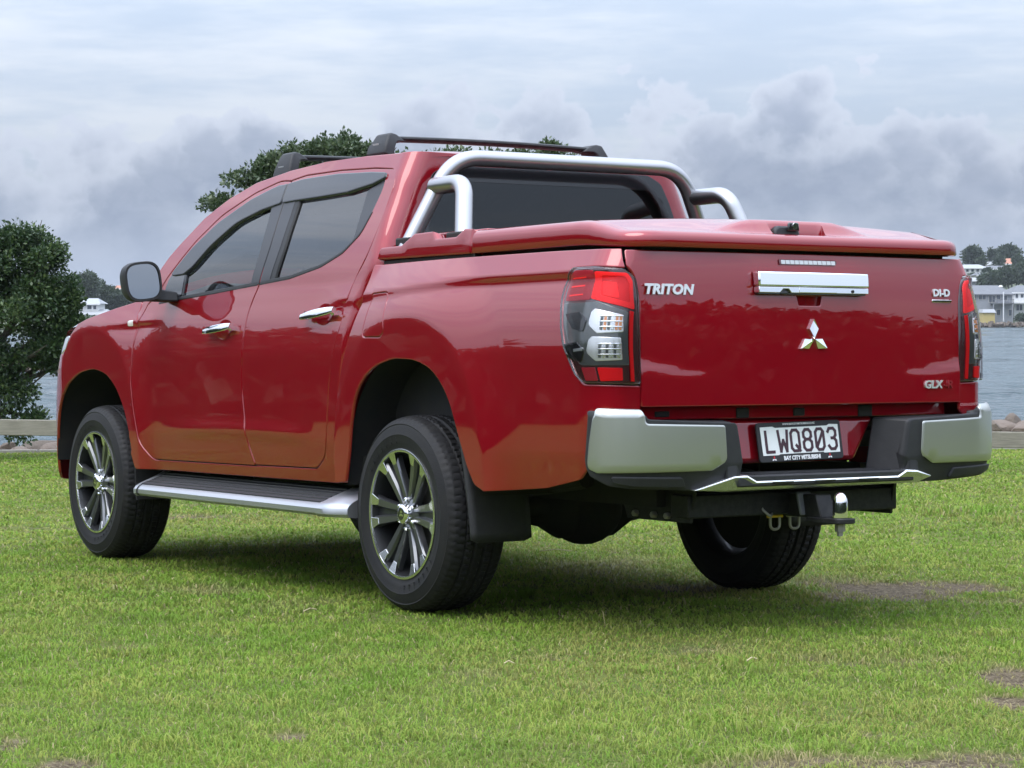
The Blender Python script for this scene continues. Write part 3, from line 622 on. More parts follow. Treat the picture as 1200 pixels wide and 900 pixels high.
# ------------------------------------------------------------------ tailgate and what is fixed to it
TGP = sym([(.7275, .792, .006), (.7275, 1.013, .4), (.7285, 1.171, .3), (.7445, 1.236, .06), (.771, 1.270, .02), (.7685, 1.323, .008)])
CAV = sym([(.058, 1.176, .004), (.050, 1.140, .008)])
gate = patch('tailgate', TGP, TG, PAINT, T, [CAV], step=.026)
TX = lambda y, z: float(TG(np.array([y]), np.array([z]))[0, 0])
cv = MB(); cv.grid([[(TX(0, 1.158)+d, y*k, z) for y, z in ((.058, 1.177), (.050, 1.139), (-.050, 1.139), (-.058, 1.177))] for d, k in ((0.002, 1), (.02, .9), (.022, .01))], True).build('handle_cavity', PAINT, gate)
def plate_on(name, pts, m_, d, parent, x=None, bevel=.002):           # flat sheet standing d proud of the tailgate
    zc = sum(p[1] for p in pts)/len(pts); xx = TX(0, zc) if x is None else x
    s = (TX(0, zc+.02)-TX(0, zc-.02))/.04 if x is None else 0
    b = MB(); b.prism(pts, (xx-s*zc, 0, 0), (0, 1, 0), (s, 0, 1), (-1, 0, 0), d); return b.build(name, m_, parent, bevel=bevel)
hd = plate_on('tailgate_handle', [(.252, 1.206), (-.252, 1.206), (-.252, 1.258), (.252, 1.258)], CHROME, .036, gate, bevel=.006)
plate_on('handle_lower_bar', [(.250, 1.184), (.157, 1.184), (.142, 1.198), (.118, 1.198), (.106, 1.184), (-.250, 1.184), (-.250, 1.2045), (.250, 1.2045)], CHROME, .031, hd)
plate_on('handle_flap', [(.072, 1.186), (-.100, 1.186), (-.100, 1.2035), (.072, 1.2035)], CHROME, .033, hd, bevel=.001)
plate_on('camera_eye', [(.150, 1.181), (.112, 1.181), (.120, 1.193), (.142, 1.193)], GLOSS_BL, .024, hd)
k_ = MB(); k_.lathe([(.001, -.034), (.0055, -.034), (.0055, -.028)], 16, 'x', (TX(0, 1.19), -.175, 1.192)); k_.build('key_lock', DARK, hd)
plate_on('handle_shadow_gap', [(.246, 1.178), (-.246, 1.178), (-.246, 1.2), (.246, 1.2)], GLOSS_BL, .02, hd)
bl = plate_on('brake_light', [(.130, 1.284), (-.124, 1.284), (-.136, 1.2945), (-.130, 1.303), (.130, 1.303)], mat('light_surround', (.10, .012, .02), .2, coat=1), .004, gate)
for q in range(12):
    y = .122-.0208*q; plate_on('light_cell', [(y, 1.2865), (y-.0185, 1.2865), (y-.0185, 1.3005), (y, 1.3005)], mat('clear_cell', (.60, .60, .60), .16, metal=.4, coat=1), .0055, bl, bevel=.0008)
# badges
ex = (0, -1, 0)
def badge(name, s, y, z, size, m_, parent, **k):
    sl = (TX(0, z+.02)-TX(0, z-.02))/.04
    return put_text(name, s, size, (TX(y, z)-.004, y, z), ex, (sl, 0, 1), m_, parent, ext=.003, **k)
BADGE = mat('badge_silver', (.78, .79, .80), .24, metal=.62, coat=1)
badge('model_lettering', 'TRITON', .613, 1.189, .047, BADGE, gate, bold=.0021, sx=1.17, shear=.22, spacing=1.04)
db = badge('engine_lettering', 'D\u00b7I\u00b7D' if False else 'DI-D', -.640, 1.194, .036, BADGE, gate, bold=.0014, sx=1.12, spacing=1.0)
plate_on('badge_bar', [(-.592, 1.160), (-.690, 1.160), (-.690, 1.170), (-.592, 1.170)], CHROME, .006, gate, x=TX(-.64, 1.165))
badge('badge_small_print', 'COMMON RAIL', -.641, 1.165, .0085, DARK, gate, sx=1.25) .location.x = -.0035
badge('grade_lettering', 'GLX', -.585, .857, .040, BADGE, gate, bold=.0012, sx=1.12, shear=.15)
badge('grade_letter_red', '-R', -.662, .857, .040, mat('red_badge', (.20, .004, .010), .3, coat=1), gate, bold=.0012, sx=1.12, shear=.15)
em = P_('diamond_emblem', gate)
def rhomb(c, axis, L_, W_, parent, nm='diamond'):
    b = MB(); ax_ = Vector((0, axis[0], axis[1])).normalized(); pr = Vector((0, -ax_.z, ax_.y)); o = Vector((TX(c[0], c[1])-.002, c[0], c[1]))
    p0, p1, p2, p3 = o, o+ax_*L_/2+pr*W_/2, o+ax_*L_, o+ax_*L_/2-pr*W_/2; mid0, mid1 = o+ax_*L_*.04+Vector((-.010, 0, 0)), o+ax_*L_*.96+Vector((-.010 if axis[1] < .9 else -.003, 0, 0)); f = Vector((-.004 if axis[1] < .9 else -.0075, 0, 0)); bk = Vector((.004, 0, 0))
    b.add([p0+f, p1+f, p2+f, p3+f, p0+bk, p1+bk, p2+bk, p3+bk, mid0, mid1], [(0, 1, 9, 8), (1, 2, 9), (2, 3, 9), (3, 0, 8, 9), (0, 4, 5, 1), (1, 5, 6, 2), (2, 6, 7, 3), (3, 7, 4, 0), (4, 7, 6, 5), (0, 1, 8)])
    return b.build(nm, CHROME, parent, smooth=False)
for an in (90, 210, 330): rhomb((-.009, 1.024), (math.cos(math.radians(an)), math.sin(math.radians(an))), .070, .040, em)
em_o = em
# ------------------------------------------------------------------ hard lid with front sail and lock
def lid_half(x): return .803-.040*max(0, (-x-.36)/.98)**1.5
lid = P_('tray_lid')
def lid_ring(x0, x1, rr, inset, z, zr):
    pts = []; N_ = 10
    xs = np.linspace(x0, x1+rr, 14); L_ = [(x, lid_half(x)-inset) for x in xs]
    cy = lid_half(x1+rr)-rr
    for k in range(1, N_+1): t = math.pi/2*k/N_; L_.append((x1+rr-(rr-inset)*math.sin(t), cy+(rr-inset)*math.cos(t)))
    for k in range(1, 9): L_.append((x1+inset, cy*(1-k/8)))
    f = L_[:-1]+[(L_[-1][0], 0)]; full = f+[(x, -y) for x, y in f[::-1][1:]]
    return [(x, y, z+(zr-z)*float(sst(-1.02, -1.27, x))) for x, y in full]
mb = MB(); rows = [lid_ring(-.362, -1.338, .13, i, z, zr) for i, z, zr in ((.03, 1.345, 1.333), (.004, 1.349, 1.334), (0, 1.356, 1.340), (.002, 1.402, 1.368), (.007, 1.418, 1.379), (.016, 1.429, 1.386), (.03, 1.435, 1.391), (.06, 1.438, 1.394))]
mb.grid(rows)
fr = [r[0] for r in rows]+[r[-1] for r in rows[::-1]]; mb.add([(x, y, z) for x, y, z in fr], [tuple(range(len(fr)))])
mb.build('lid_panel', PAINT, lid, sharp=48)
tp = MB(); rows = []                                                   # crowned top with a raised middle and a scoop for the lock
ys = sorted(list(np.linspace(-1, 1, 31))+[q*sg for q in (.176, .181) for sg in (1, -1)])
for x in list(np.linspace(-.362, -1.22, 34))+[-1.235, -1.247, -1.2505, -1.258, -1.265, -1.272, -1.279, -1.286]:
    hwid = lid_half(x)-.055; e = -1.285+.09
    if x < e: hwid -= .09-math.sqrt(max(.09**2-(e-x)**2, 0))
    row = []
    for u in ys:
        y = u*hwid; zs = 1.437+(1.3925-1.437)*float(sst(-1.02, -1.27, x)); z = zs+.030*(1-u*u)*(1-float(sst(-.9, -1.272, x)))
        z = max(z, zs+(1.447-zs)*float(sst(-.55, -1.0, x))*(1-float(sst(.165, .42, abs(y))))*(1-float(sst(-1.225, -1.284, x))))
        if x < -1.249 and abs(u) < .178: z = 1.386
        row.append((x, y, z))
    rows.append(row)
tp.grid(rows).build('lid_top', PAINT, lid, sharp=40)
lk = P_('lid_lock', lid)
b = MB(); b.prism([(.062, 1.402), (.045, 1.388), (-.035, 1.388), (-.060, 1.402), (-.050, 1.428), (-.030, 1.438), (.035, 1.438), (.055, 1.428)], (-1.244, .055, 0), (0, 1, 0), (0.12, 0, .99), (-1, 0, 0), .035); b.v = [(x-.0+.17, y, z) if False else (x, y, z) for x, y, z in b.v]
lkb = b.build('lock_body', BLACK_PL, lk, bevel=.008)
lkb.location.x = -.168
b = MB(); b.lathe([(.001, -.016), (.012, -.016), (.013, -.010), (.013, 0)], 20, 'x', (-1.278, .035, 1.422)); b.build('lock_cylinder', CHROME, lk)
b = MB(); b.prism([(.02, 1.405), (-.035, 1.405), (-.03, 1.436), (.015, 1.436)], (-1.278, .045, 0), (0, 1, 0), (0, 0, 1), (-1, 0, 0), .012); b.build('lock_handle', GLOSS_BL, lk, bevel=.005)
for sd_ in (1, -1):                                                   # stepped front sail beside the sports bar
    def SAIL(a, z): a = np.asarray(a, float); z = np.asarray(z, float); return np.stack([a, .805-.25*np.maximum(z-1.385, 0), z], -1)
    sp = [(.352, 1.354, .004), (.330, 1.400, .02), (.168, 1.402, .01), (.085, 1.444, .02), (-.055, 1.446, .006), (-.085, 1.416, .01), (-.235, 1.416, .02), (-.285, 1.444, .02), (-.349, 1.441, .006), (-.350, 1.349, .004)]
    s_ = patch('lid_sail', sp, SAIL, PAINT, lid, step=.04, thick=.05, edge=.008, side=sd_)
    b = MB(); b.hexa([(.33, .70*sd_, 1.35), (-.345, .70*sd_, 1.35), (-.345, .79*sd_, 1.35), (.33, .79*sd_, 1.35), (.30, .70*sd_, 1.398), (-.345, .70*sd_, 1.41), (-.345, .79*sd_, 1.41), (.30, .79*sd_, 1.398)]); b.build('sail_deck', PAINT, lid, bevel=.006)
    b = MB(); b.hexa([(.08, .60*sd_, 1.40), (-.345, .60*sd_, 1.40), (-.345, .72*sd_, 1.40), (.08, .72*sd_, 1.40), (.06, .60*sd_, 1.445), (-.345, .60*sd_, 1.445), (-.345, .725*sd_, 1.445), (.06, .725*sd_, 1.445)]); b.build('sail_step', PAINT, lid, bevel=.006)
    b = MB(); b.box((-.02, .775*sd_, 1.337), (.68, .03, .022)); b.build('lid_seal', DARK, lid)
b = MB(); b.hexa([(x, y*w, z) for z in (1.297, 1.348) for x, y, w in ((-.32, -1, .76), (-1.27, -1, .69), (-1.27, 1, .69), (-.32, 1, .76))]); b.build('lid_seal', DARK, lid)
b = MB(); b.box((-.02, 0, 1.36), (.64, 1.50, .07)); b.build('lid_front_deck', DARK, lid)

# ------------------------------------------------------------------ sports bar
bar = P_('sports_bar')
r_ = .0325
hoop = arc_path([(.22, .765, 1.36), (.17, .562, 1.757), (.17, -.562, 1.757), (.22, -.765, 1.36)], [0, .20, .20, 0], 12)
MB().tube(hoop, r_, 24).build('main_hoop', STEEL, bar, sharp=60)
for sd_ in (1, -1):
    hp = arc_path([(.19, .632*sd_, 1.640), (-.045, .640*sd_, 1.640), (-.150, .712*sd_, 1.36)], [0, .10, 0], 10)
    MB().tube(hp, .0345, 24).build('rear_hoop', STEEL, bar, sharp=60)
    for (x, y, z) in ((.210, .726, 1.418), (-.132, .700, 1.424)):
        b = MB(); b.box((x, y*sd_, z), (.105, .095, .035)); b.build('bar_foot', DARK, bar, bevel=.008)

# ------------------------------------------------------------------ roof racks
for (x, zt) in ((.775, 1.893), (1.64, 1.882)):
    rk = P_('roof_rack'); half = .515
    b = MB(); rows = []
    for y in np.linspace(-half, half, 9): rows.append([(x+.036*math.cos(q), y, zt-.012+.013*math.copysign(abs(math.sin(q))**.8, math.sin(q))+.012*(1-(y/half)**2)*.6) for q in [2*math.pi*j/14 for j in range(14)]])
    b.grid(rows, True); b.build('rack_bar', STEELBL, rk)
    for sd_ in (1, -1):
        b = MB(); zb = 1.80
        sec = lambda y, x0, x1, z: [(x0, y, z), (x1, y, z)]
        zb = 1.812-.03*(x > 1.2)
        prof = [(.570, -.080, .085, zb), (.564, -.076, .076, zb+.035), (.551, -.068, .058, zt-.020), (.539, -.060, .048, zt+.004), (.518, -.052, .042, zt+.009), (.492, -.046, .04, zt+.004)]
        wd_ = .045
        top = [[(x+x0, y*sd_, z), (x+x0+.012, y*sd_*1.004, z+.002), (x+x1-.012, y*sd_*1.004, z+.002), (x+x1, y*sd_, z)] for y, x0, x1, z in prof]
        und = [[(x+x0, (y-wd_)*sd_, min(z, zt-.012)-.012), (x+x0+.012, (y-wd_)*sd_, min(z, zt-.012)-.012), (x+x1-.012, (y-wd_)*sd_, min(z, zt-.012)-.012), (x+x1, (y-wd_)*sd_, min(z, zt-.012)-.012)] for y, x0, x1, z in prof]
        rows = [t_+u_[::-1] for t_, u_ in zip(top, und)]; b.grid(rows, True); b.f += [tuple(range(8))[::-1], tuple(range(40, 48))]
        ft = b.build('rack_foot', BLACK_PL, rk, bevel=.006)
        b = MB(); b.box((x+.01, (.562)*sd_, zb+.040), (.05, .004, .017), Matrix.Rotation(-.2*sd_, 3, 'X')); b.build('foot_label', mat('grey_label', (.30, .31, .33), .4), ft)

# ------------------------------------------------------------------ rear bumper
ex_, ey_ = se(.24, .465, 3.0)
BX = np.concatenate([[-1.42], (-1.18-ex_)[::-1], [-1.0]]); BY = np.concatenate([[0], (.45+ey_)[::-1], [.915]])
BT = np.concatenate([[0], np.cumsum(np.hypot(np.diff(BX), np.diff(BY)))])
def BUMP(t, z):
    t = np.asarray(t, float); z = np.asarray(z, float); s = np.sign(t); t = np.abs(t)
    x = np.interp(t, BT, BX); y = np.interp(t, BT, BY)*s
    n = sst(.45, .8, t)*0
    return np.stack([x+.30*np.maximum(.60-z, 0)+.9*np.maximum(z-.765, 0)-.004*np.cos((z-.66)*9), y, z], -1)
rb = P_('rear_bumper')
for sd_ in (1, -1):
    patch.out = (-1, .5, 0)
    patch('bumper_frame', [(.395, .735, .02), (.757, .752, .015), (.768, .784, .02), (.98, .784, .03), (1.0, .60, .05), (.964, .562, .03), (.883, .527, .05), (.811, .517, .05), (.552, .505, .1), (.37, .505), (.37, .60, .03)], BUMP, BLACK_PL, rb, step=.04, off=-.007, thick=.05, edge=.006, side=sd_)
    patch('bumper_cover', [(.772, .786, .012), (.766, .737, .014), (.452, .728, .012), (.444, .607, .03), (.503, .575, .02), (.930, .573, .03), (.978, .59, .03), (.970, .671, .3), (.953, .756, .05), (.925, .790, .03)], BUMP, SILVER, rb, step=.035, off=.003, thick=.02, edge=.007, side=sd_)
    patch('lower_fillet', [(.60, .520), (.62, .553, .01), (.88, .560, .02), (.87, .54, .03), (.80, .527, .05)], BUMP, BLACK_PL, rb, step=.04, off=.004, thick=.02, edge=.004, side=sd_)
    b = MB(); b.hexa([(-1.27, .30*sd_, .535), (-1.27, .43*sd_, .535), (-1.415, .44*sd_, .535), (-1.418, .385*sd_, .535), (-1.27, .34*sd_, .742), (-1.27, .43*sd_, .742), (-1.395, .44*sd_, .735), (-1.400, .400*sd_, .735)]); b.build('step_cheek', BLACK_PL, rb, bevel=.008)
    b = MB(); b.hexa([(-1.26, .40*sd_, .70), (-1.26, .80*sd_, .70), (-1.36, .80*sd_, .70), (-1.41, .40*sd_, .70), (-1.26, .40*sd_, .742), (-1.26, .78*sd_, .748), (-1.345, .78*sd_, .748), (-1.395, .40*sd_, .738)]); b.build('bumper_ledge', BLACK_PL, rb, bevel=.006)
patch.out = None
b = MB(); b.box((-1.335, 0, .535), (.19, .80, .04)); b.build('step_pad', BLACK_PL, rb, bevel=.006)
b = MB()
for q in range(9): b.box((-1.29-.014*q, 0, .5565), (.006, .62, .004))
b.build('step_ribs', BLACK_PL, rb)
b = MB(); pts = [(.57, .508), (.415, .553), (.362, .556), (.322, .536), (-.322, .536), (-.362, .556), (-.415, .553), (-.49, .530), (-.44, .506), (.44, .500)]
b.prism(pts, (-1.388, 0, 0), (0, 1, 0), (-.16 if False else 0, 0, 1), (-1, 0, 0), .045); b.v = [(x+(.028 if z < .52 else 0), y, z) for x, y, z in b.v]
b.build('step_trim', mat('bright_trim', (.74, .75, .76), .26, metal=.85), rb, bevel=.007)
b = MB()
for y in (.21, .02, -.18): b.box((-1.435, y, .528), (.012, .085, .006))
b.build('trim_notches', GLOSS_BL, rb)
b = MB(); b.hexa([(-1.262, .305, .585), (-1.262, -.270, .585), (-1.18, -.270, .585), (-1.18, .305, .585), (-1.238, .340, .745), (-1.238, -.385, .745), (-1.18, -.385, .745), (-1.18, .340, .745)]); b.build('plate_panel', PAINT, rb, bevel=.02, seg=3)
b = MB(); b.box((-1.245, 0, .768), (.03, 1.42, .046)); b.build('gate_sill', PAINT, rb, bevel=.004)
for y, w_, h_ in ((.25, .055, .036), (-.005, .05, .028), (-.315, .065, .042), (.60, .06, .02)):
    b = MB(); b.box((-1.262, y, .765), (.01, w_, h_)); b.build('sill_slot', DARK, rb, bevel=.004)
# number plate in its frame
pl = P_('number_plate')
PM = Matrix.Translation((-1.268, .0, .660)) @ Matrix.Rotation(math.radians(9), 4, 'Y') @ Matrix.Rotation(math.radians(-1.2), 4, 'X')
def onplate(o): o.matrix_local = PM; return o
b = MB(); rp = [tuple(q) for q in round_poly([(.193, -.070, .014), (-.193, -.070, .014), (-.193, .071, .014), (.193, .071, .014)])]; b.prism(rp, (0, 0, 0), (0, 1, 0), (0, 0, 1), (-1, 0, 0), .008); onplate(b.build('plate_frame', BLACK_PL, pl, bevel=.002))
b = MB(); rp = [(.176, -.046), (.105, -.046), (.100, -.043), (-.100, -.043), (-.105, -.046), (-.178, -.046), (-.180, .054), (-.140, .056), (-.128, .051), (.110, .051), (.122, .056), (.178, .055)]; b.prism(rp, (-.008, 0, 0), (0, 1, 0), (0, 0, 1), (-1, 0, 0), .0016); onplate(b.build('plate_face', PLATE_W, pl, smooth=False))
GLY = {'L': [[(0, 2), (0, 0), (.92, 0)]], 'W': [[(-.02, 2), (.16, 0), (.5, 1.1), (.84, 0), (1.02, 2)]], 'Q': [[(.25, 0), (0, .3), (0, 1.7), (.25, 2), (.75, 2), (1, 1.7), (1, .3), (.75, 0), (.25, 0)], [(.58, .55), (1.04, -.02)]],
       '8': [[(.28, 1.06), (.03, 1.32), (.03, 1.72), (.28, 2), (.72, 2), (.97, 1.72), (.97, 1.32), (.72, 1.06), (.28, 1.06), (0, .78), (0, .28), (.25, 0), (.75, 0), (1, .28), (1, .78), (.72, 1.06)]],
       '0': [[(.25, 0), (0, .3), (0, 1.7), (.25, 2), (.75, 2), (1, 1.7), (1, .3), (.75, 0), (.25, 0)], [(.12, .35), (.88, 1.65)]],
       '3': [[(0, 1.66), (.22, 2), (.74, 2), (.98, 1.74), (.98, 1.34), (.74, 1.06), (.42, 1.06)], [(.74, 1.06), (1, .78), (1, .28), (.75, 0), (.25, 0), (0, .34)]]}
for i, ch in enumerate('LWQ803'):
    b = MB(); cx = .157-.0570*i; w_, h_, th = .0365, .037, .0054
    if ch == 'W': w_ = .040
    for li, st in enumerate(GLY[ch]):
        for (x0, z0), (x1, z1) in zip(st[:-1], st[1:]):
            A = Vector((cx-x0*w_, z0*h_-.034)); B = Vector((cx-x1*w_, z1*h_-.034)); d = (B-A).normalized(); n = Vector((-d.y, d.x))*th; A -= d*th*.62; B += d*th*.62
            b.prism([tuple(A+n), tuple(A-n), tuple(B-n), tuple(B+n)], (-.0095-.0002*random.random(), 0, 0), (0, 1, 0), (0, 0, 1), (-1, 0, 0), .0014)
    o = onplate(b.build('plate_character', INK, pl, smooth=False))
def ptext(nm, s, size, y, z, m_, **k): return onplate(put_text(nm, s, size, (-.0092, y, z), ex, (0, 0, 1), m_, pl, ext=.0006, **k))
ptext('dealer_lettering', 'BAY CITY MITSUBISHI', .0205, 0, -.0585, WHITE, bold=.0007, sx=.86)
ptext('dealer_lettering', 'WWW.BAYCITYMITSUBISHI.CO.NZ', .0098, 0, .0625, WHITE, bold=.0001, sx=.96)
for y in (.128, -.128):
    dm = onplate(P_('dealer_emblem', pl))
    for an in (90, 210, 330):
        b = MB(); a_ = math.radians(an); d = Vector((math.cos(a_), math.sin(a_))); n = Vector((-d.y, d.x)); o = Vector((y, -.0592))
        b.prism([tuple(o), tuple(o+d*.0055+n*.0034), tuple(o+d*.011), tuple(o+d*.0055-n*.0034)], (-.0088, 0, 0), (0, 1, 0), (0, 0, 1), (-1, 0, 0), .0012); b.build('dealer_diamond', mat('red_print', (.6, .02, .03), .5) if an == 90 else WHITE, dm, smooth=False)
    
# ------------------------------------------------------------------ tow bar
tb = P_('tow_bar')
b = MB(); b.box((-1.20, 0, .442), (.10, .96, .082)); b.build('tow_beam', STEELBL, tb, bevel=.006)
for y in (.46, -.46):
    b = MB(); b.hexa([(-1.24, y-.006, .385), (-1.24, y+.006, .385), (-.87, y+.006, .385), (-.87, y-.006, .385), (-1.27, y-.006, .52), (-1.27, y+.006, .52), (-.80, y+.006, .54), (-.80, y-.006, .54)]); br = b.build('tow_bracket', STEELBL, tb)
    for x, z in ((-.92, .505), (-1.05, .505), (-.93, .405), (-1.04, .405), (-1.12, .405)):
        b = MB(); b.lathe([(.001, .018), (.010, .018), (.013, .012), (.013, .0)], 6, 'y', (x, y+.006 if y > 0 else y-.024, z)); b.build('bolt', ZINC, br, smooth=False)
b = MB(); b.hexa([(-1.22, .035, .395), (-1.22, -.035, .395), (-1.43, -.035, .395), (-1.43, .035, .395), (-1.22, .035, .475), (-1.22, -.035, .475), (-1.40, -.035, .478), (-1.40, .035, .478)]); b.build('tow_tongue', STEELBL, tb, bevel=.005)
b = MB(); b.hexa([(-1.33, .052, .402), (-1.33, .0, .402), (-1.345, .0, .402), (-1.345, .052, .402), (-1.315, .060, .484), (-1.315, -.004, .484), (-1.33, -.004, .484), (-1.33, .060, .484)]); b.build('wiring_socket', mat('grey_plastic', (.10, .105, .115), .5), tb, bevel=.006)
b = MB(); rp = [tuple(q) for q in round_poly([(-1.36, .05, .01), (-1.535, .045, .035), (-1.535, -.045, .035), (-1.36, -.045, .01)])]; b.prism(rp, (0, 0, .380), (1, 0, 0), (0, 1, 0), (0, 0, 1), .018); b.build('ball_mount', STEELBL, tb, bevel=.003)
b = MB(); b.lathe([(.0278, .400), (.0275, .452), (.0255, .466), (.0205, .478), (.0125, .486), (.001, .489)], 28, 'z', (-1.488, 0, 0)); b.build('ball_cover', CHROME, tb)
b = MB(); b.lathe([(.001, .335), (.011, .336), (.011, .352), (.019, .352), (.019, .380)], 6, 'z', (-1.488, 0, 0)); b.build('ball_nut', ZINC, tb, smooth=False)
for y in (.055, -.035):
    c = (-1.20, y, .395)
    b = MB(); b.tube(arc_path([(c[0], y+.021, .392), (c[0], y+.021, .345), (c[0], y-.021, .345), (c[0], y-.021, .392)], [0, .020, .020, 0], 8), .0052, 10); sh = b.build('shackle', ZINC, tb)
    b = MB(); b.tube([(c[0], y-.034, .392), (c[0], y+.034, .392)], .0055, 10); b.build('shackle_pin', YELLOW if y > 0 else ZINC, sh)
b = MB(); b.tube(arc_path([(-1.22, .16, .47), (-1.25, .15, .42), (-1.27, .13, .395), (-1.24, .10, .41)], .02), .005, 8); b.build('safety_chain', ZINC, tb)

# ------------------------------------------------------------------ wheels
wheel0 = P_('wheel'); RT = .3765
def tyre_mesh():
    prof = [(.232, .105), (.240, .117), (.252, .124), (.258, .1245), (.263, .127), (.282, .1315), (.300, .1335), (.304, .1350), (.308, .1335), (.325, .130), (.341, .124), (.3445, .1255), (.348, .122), (.356, .116), (.364, .108)]
    tr = [(RT-.010+.010*(1-(y/.104)**4), y) for y in np.linspace(.104, -.104, 40)]
    full = prof+tr+[(r, -y) for r, y in prof[::-1]]
    nA = 320; V = []; th = 2*math.pi*np.arange(nA)/nA
    P5 = np.mod(np.arange(nA), 5)
    for i, (r, y) in enumerate(full):
        rr = np.full(nA, r)
        ay = abs(y)
        if r > .352:
            ph = np.mod(th*78/(2*math.pi)+(.35 if y > 0 else .0)+ay*7.5, 1.0)
            g = np.zeros(nA)
            if ay < .1041:
                for gy in (.020, .062):
                    if abs(ay-gy) < .0046: g[:] = .009
            if ay > .066: g = np.maximum(g, np.where(ph < .22, .0032, 0))
            elif .024 < ay < .058: g = np.maximum(g, np.where(np.mod(ph*1.0+.4, 1) < .20, .007, 0))
            elif ay < .0155: g = np.maximum(g, np.where(np.mod(ph+.1, 1) < .13, .005, 0))
            rr = rr-g
        V.append(np.stack([rr*np.cos(th), np.full(nA, y), rr*np.sin(th)], 1))
    k = len(full); V = np.concatenate(V); i, j = np.meshgrid(np.arange(k-1), np.arange(nA), indexing='ij'); j2 = (j+1) % nA
    F = np.stack([i*nA+j, i*nA+j2, (i+1)*nA+j2, (i+1)*nA+j], -1).reshape(-1, 4)
    me = np_mesh('tyre', V, F, RUBBER, True); me.set_sharp_from_angle(angle=math.radians(38)); return me
tyre = put('tyre', tyre_mesh(), wheel0)
# raised sidewall lettering blocks and ribs too small to read
b = MB()
for k in range(2):
    for q in range(7):
        an = math.radians(60+180*k+8.0*(q-3)); c_, s_ = math.cos(an), math.sin(an); h_ = .010
        for dr in (-h_, 0, h_): b.box(((.284+dr)*c_, .1318, (.284+dr)*s_), (.0045 if dr else .0045, .003, .010 if q % 2 else .006), Matrix.Rotation(-an, 3, 'Y'))
o_ = b.build('sidewall_relief', RUBBER, tyre, smooth=False); o_['kind'] = 'stuff'
b = MB(); b.lathe([(.246, .118), (.2505, .1215), (.249, .126), (.243, .1275), (.2385, .1262), (.2365, .120), (.232, .105), (.224, .06), (.220, -.02), (.228, -.09), (.246, -.112), (.250, -.118)], 96); rim = b.build('rim', GUNL, wheel0)
b = MB(); b.lathe([(.2500, .1225), (.2495, .1268), (.2435, .1282), (.2375, .1268), (.2365, .120)], 96); b.build('rim_lip', MACH, rim)
def pol(r, a, y): return (r*math.cos(a), y, r*math.sin(a))
for k in range(6):
    A = math.radians(60*k); b = MB(); tablist = []
    for sg in (1, -1):
        tabs = MB(); tablist.append(tabs)
        rows = []
        for r, da, w_, y in ((.045, 20.0, .0090, .098), (.085, 14.0, .0140, .101), (.14, 10.8, .0170, .107), (.190, 10.0, .0190, .113), (.228, 10.3, .0220, .118), (.240, 10.6, .022, .119)):
            a = A+sg*math.radians(da); w2 = w_/r; hd_ = .030
            o1, o2 = a+sg*w2, a-sg*w2
            rows.append([pol(r, o1, y-hd_), pol(r, o1, y-.008), pol(r, a+sg*w2*.78, y), pol(r, a-sg*w2*.62, y), pol(r, o2, y-.010), pol(r, o2, y-hd_)])
        b.grid(rows); rr = rows[0]; b.add(rr, [tuple(range(6))])
        a = A+sg*math.radians(10.6)
        w2 = .0215
        tabs.prism([(.207, a-sg*.045), (.207, a+sg*.055), (.2385, a+sg*.105), (.2385, a-sg*.075)], (0, 0, 0), (1, 0, 0), (0, 1, 0), (0, 0, 1), .1) if False else None
        q4 = [(.198, a-sg*.055, .1165), (.198, a+sg*.062, .1165), (.2385, a+sg*.110, .1255), (.2385, a-sg*.085, .1255)]
        tabs.hexa([pol(r, t, y-.02) for r, t, y in q4]+[pol(r, t, y) for r, t, y in q4])
    sp_ = b.build('spoke', GUN, wheel0, sharp=25)
    for tabs in tablist: tabs.build('machined_tab', MACH, sp_, smooth=False, bevel=.0012)
    b = MB(); q4 = [(.060, -.13), (.060, .13), (.232, .10), (.232, -.10)]
    b.hexa([pol(r, A+t, .070) for r, t in q4]+[pol(r, A+t, .082+.010*(r > .1)) for r, t in q4]); b.build('spoke_web', mat('web_alloy', (.045, .047, .052), .4, metal=.6, coat=.3), sp_, smooth=False)
b = MB(); b.lathe([(.001, .122), (.022, .122), (.0235, .1215), (.030, .120), (.033, .112), (.044, .100), (.060, .096), (.068, .088), (.070, .06)], 48); b.build('hub', GUN, wheel0)
b = MB()
b.lathe([(.0235, .128), (.027, .1275), (.036, .122), (.040, .112), (.041, .095)], 48); hc = b.build('hub_cap', CHROME, wheel0)
b = MB(); b.lathe([(.001, .127), (.0237, .127)], 32); b.build('cap_disc', GLOSS_BL, hc)
for an in (90, 210, 330):
    b = MB(); a_ = math.radians(an); d = Vector((math.cos(a_), 0, math.sin(a_))); n = Vector((-d.z, 0, d.x)); o = Vector((0, .1272, 0))
    b.add([o, o+d*.008+n*.0045, o+d*.016, o+d*.008-n*.0045], [(0, 1, 2, 3)]); b.build('cap_diamond', CHROME, hc, smooth=False)
for k in range(6):
    a = math.radians(60*k+30); b = MB(); b.lathe([(.001, .113), (.006, .112), (.0085, .106), (.0095, .090), (.0095, .07)], 6, 'y', (.056*math.cos(a), 0, .056*math.sin(a))); b.build('wheel_nut', CHROME, wheel0, smooth=False)
b = MB(); b.lathe([(.05, .045), (.150, .045), (.150, .020), (.05, .020)], 40); b.build('brake_disc', mat('brake_iron', (.16, .15, .14), .5, metal=.6), wheel0)
b = MB(); b.lathe([(.05, .02), (.135, .018), (.20, -.01), (.205, -.04), (.05, -.04)], 40); b.build('hub_back', DARK, wheel0)
def kids(o): return [c for c in COL.objects if c.parent is o]
def copy_tree(o, parent):
    c = o.copy(); COL.objects.link(c); c.parent = parent
    for ch in kids(o): copy_tree(ch, c)
    return c
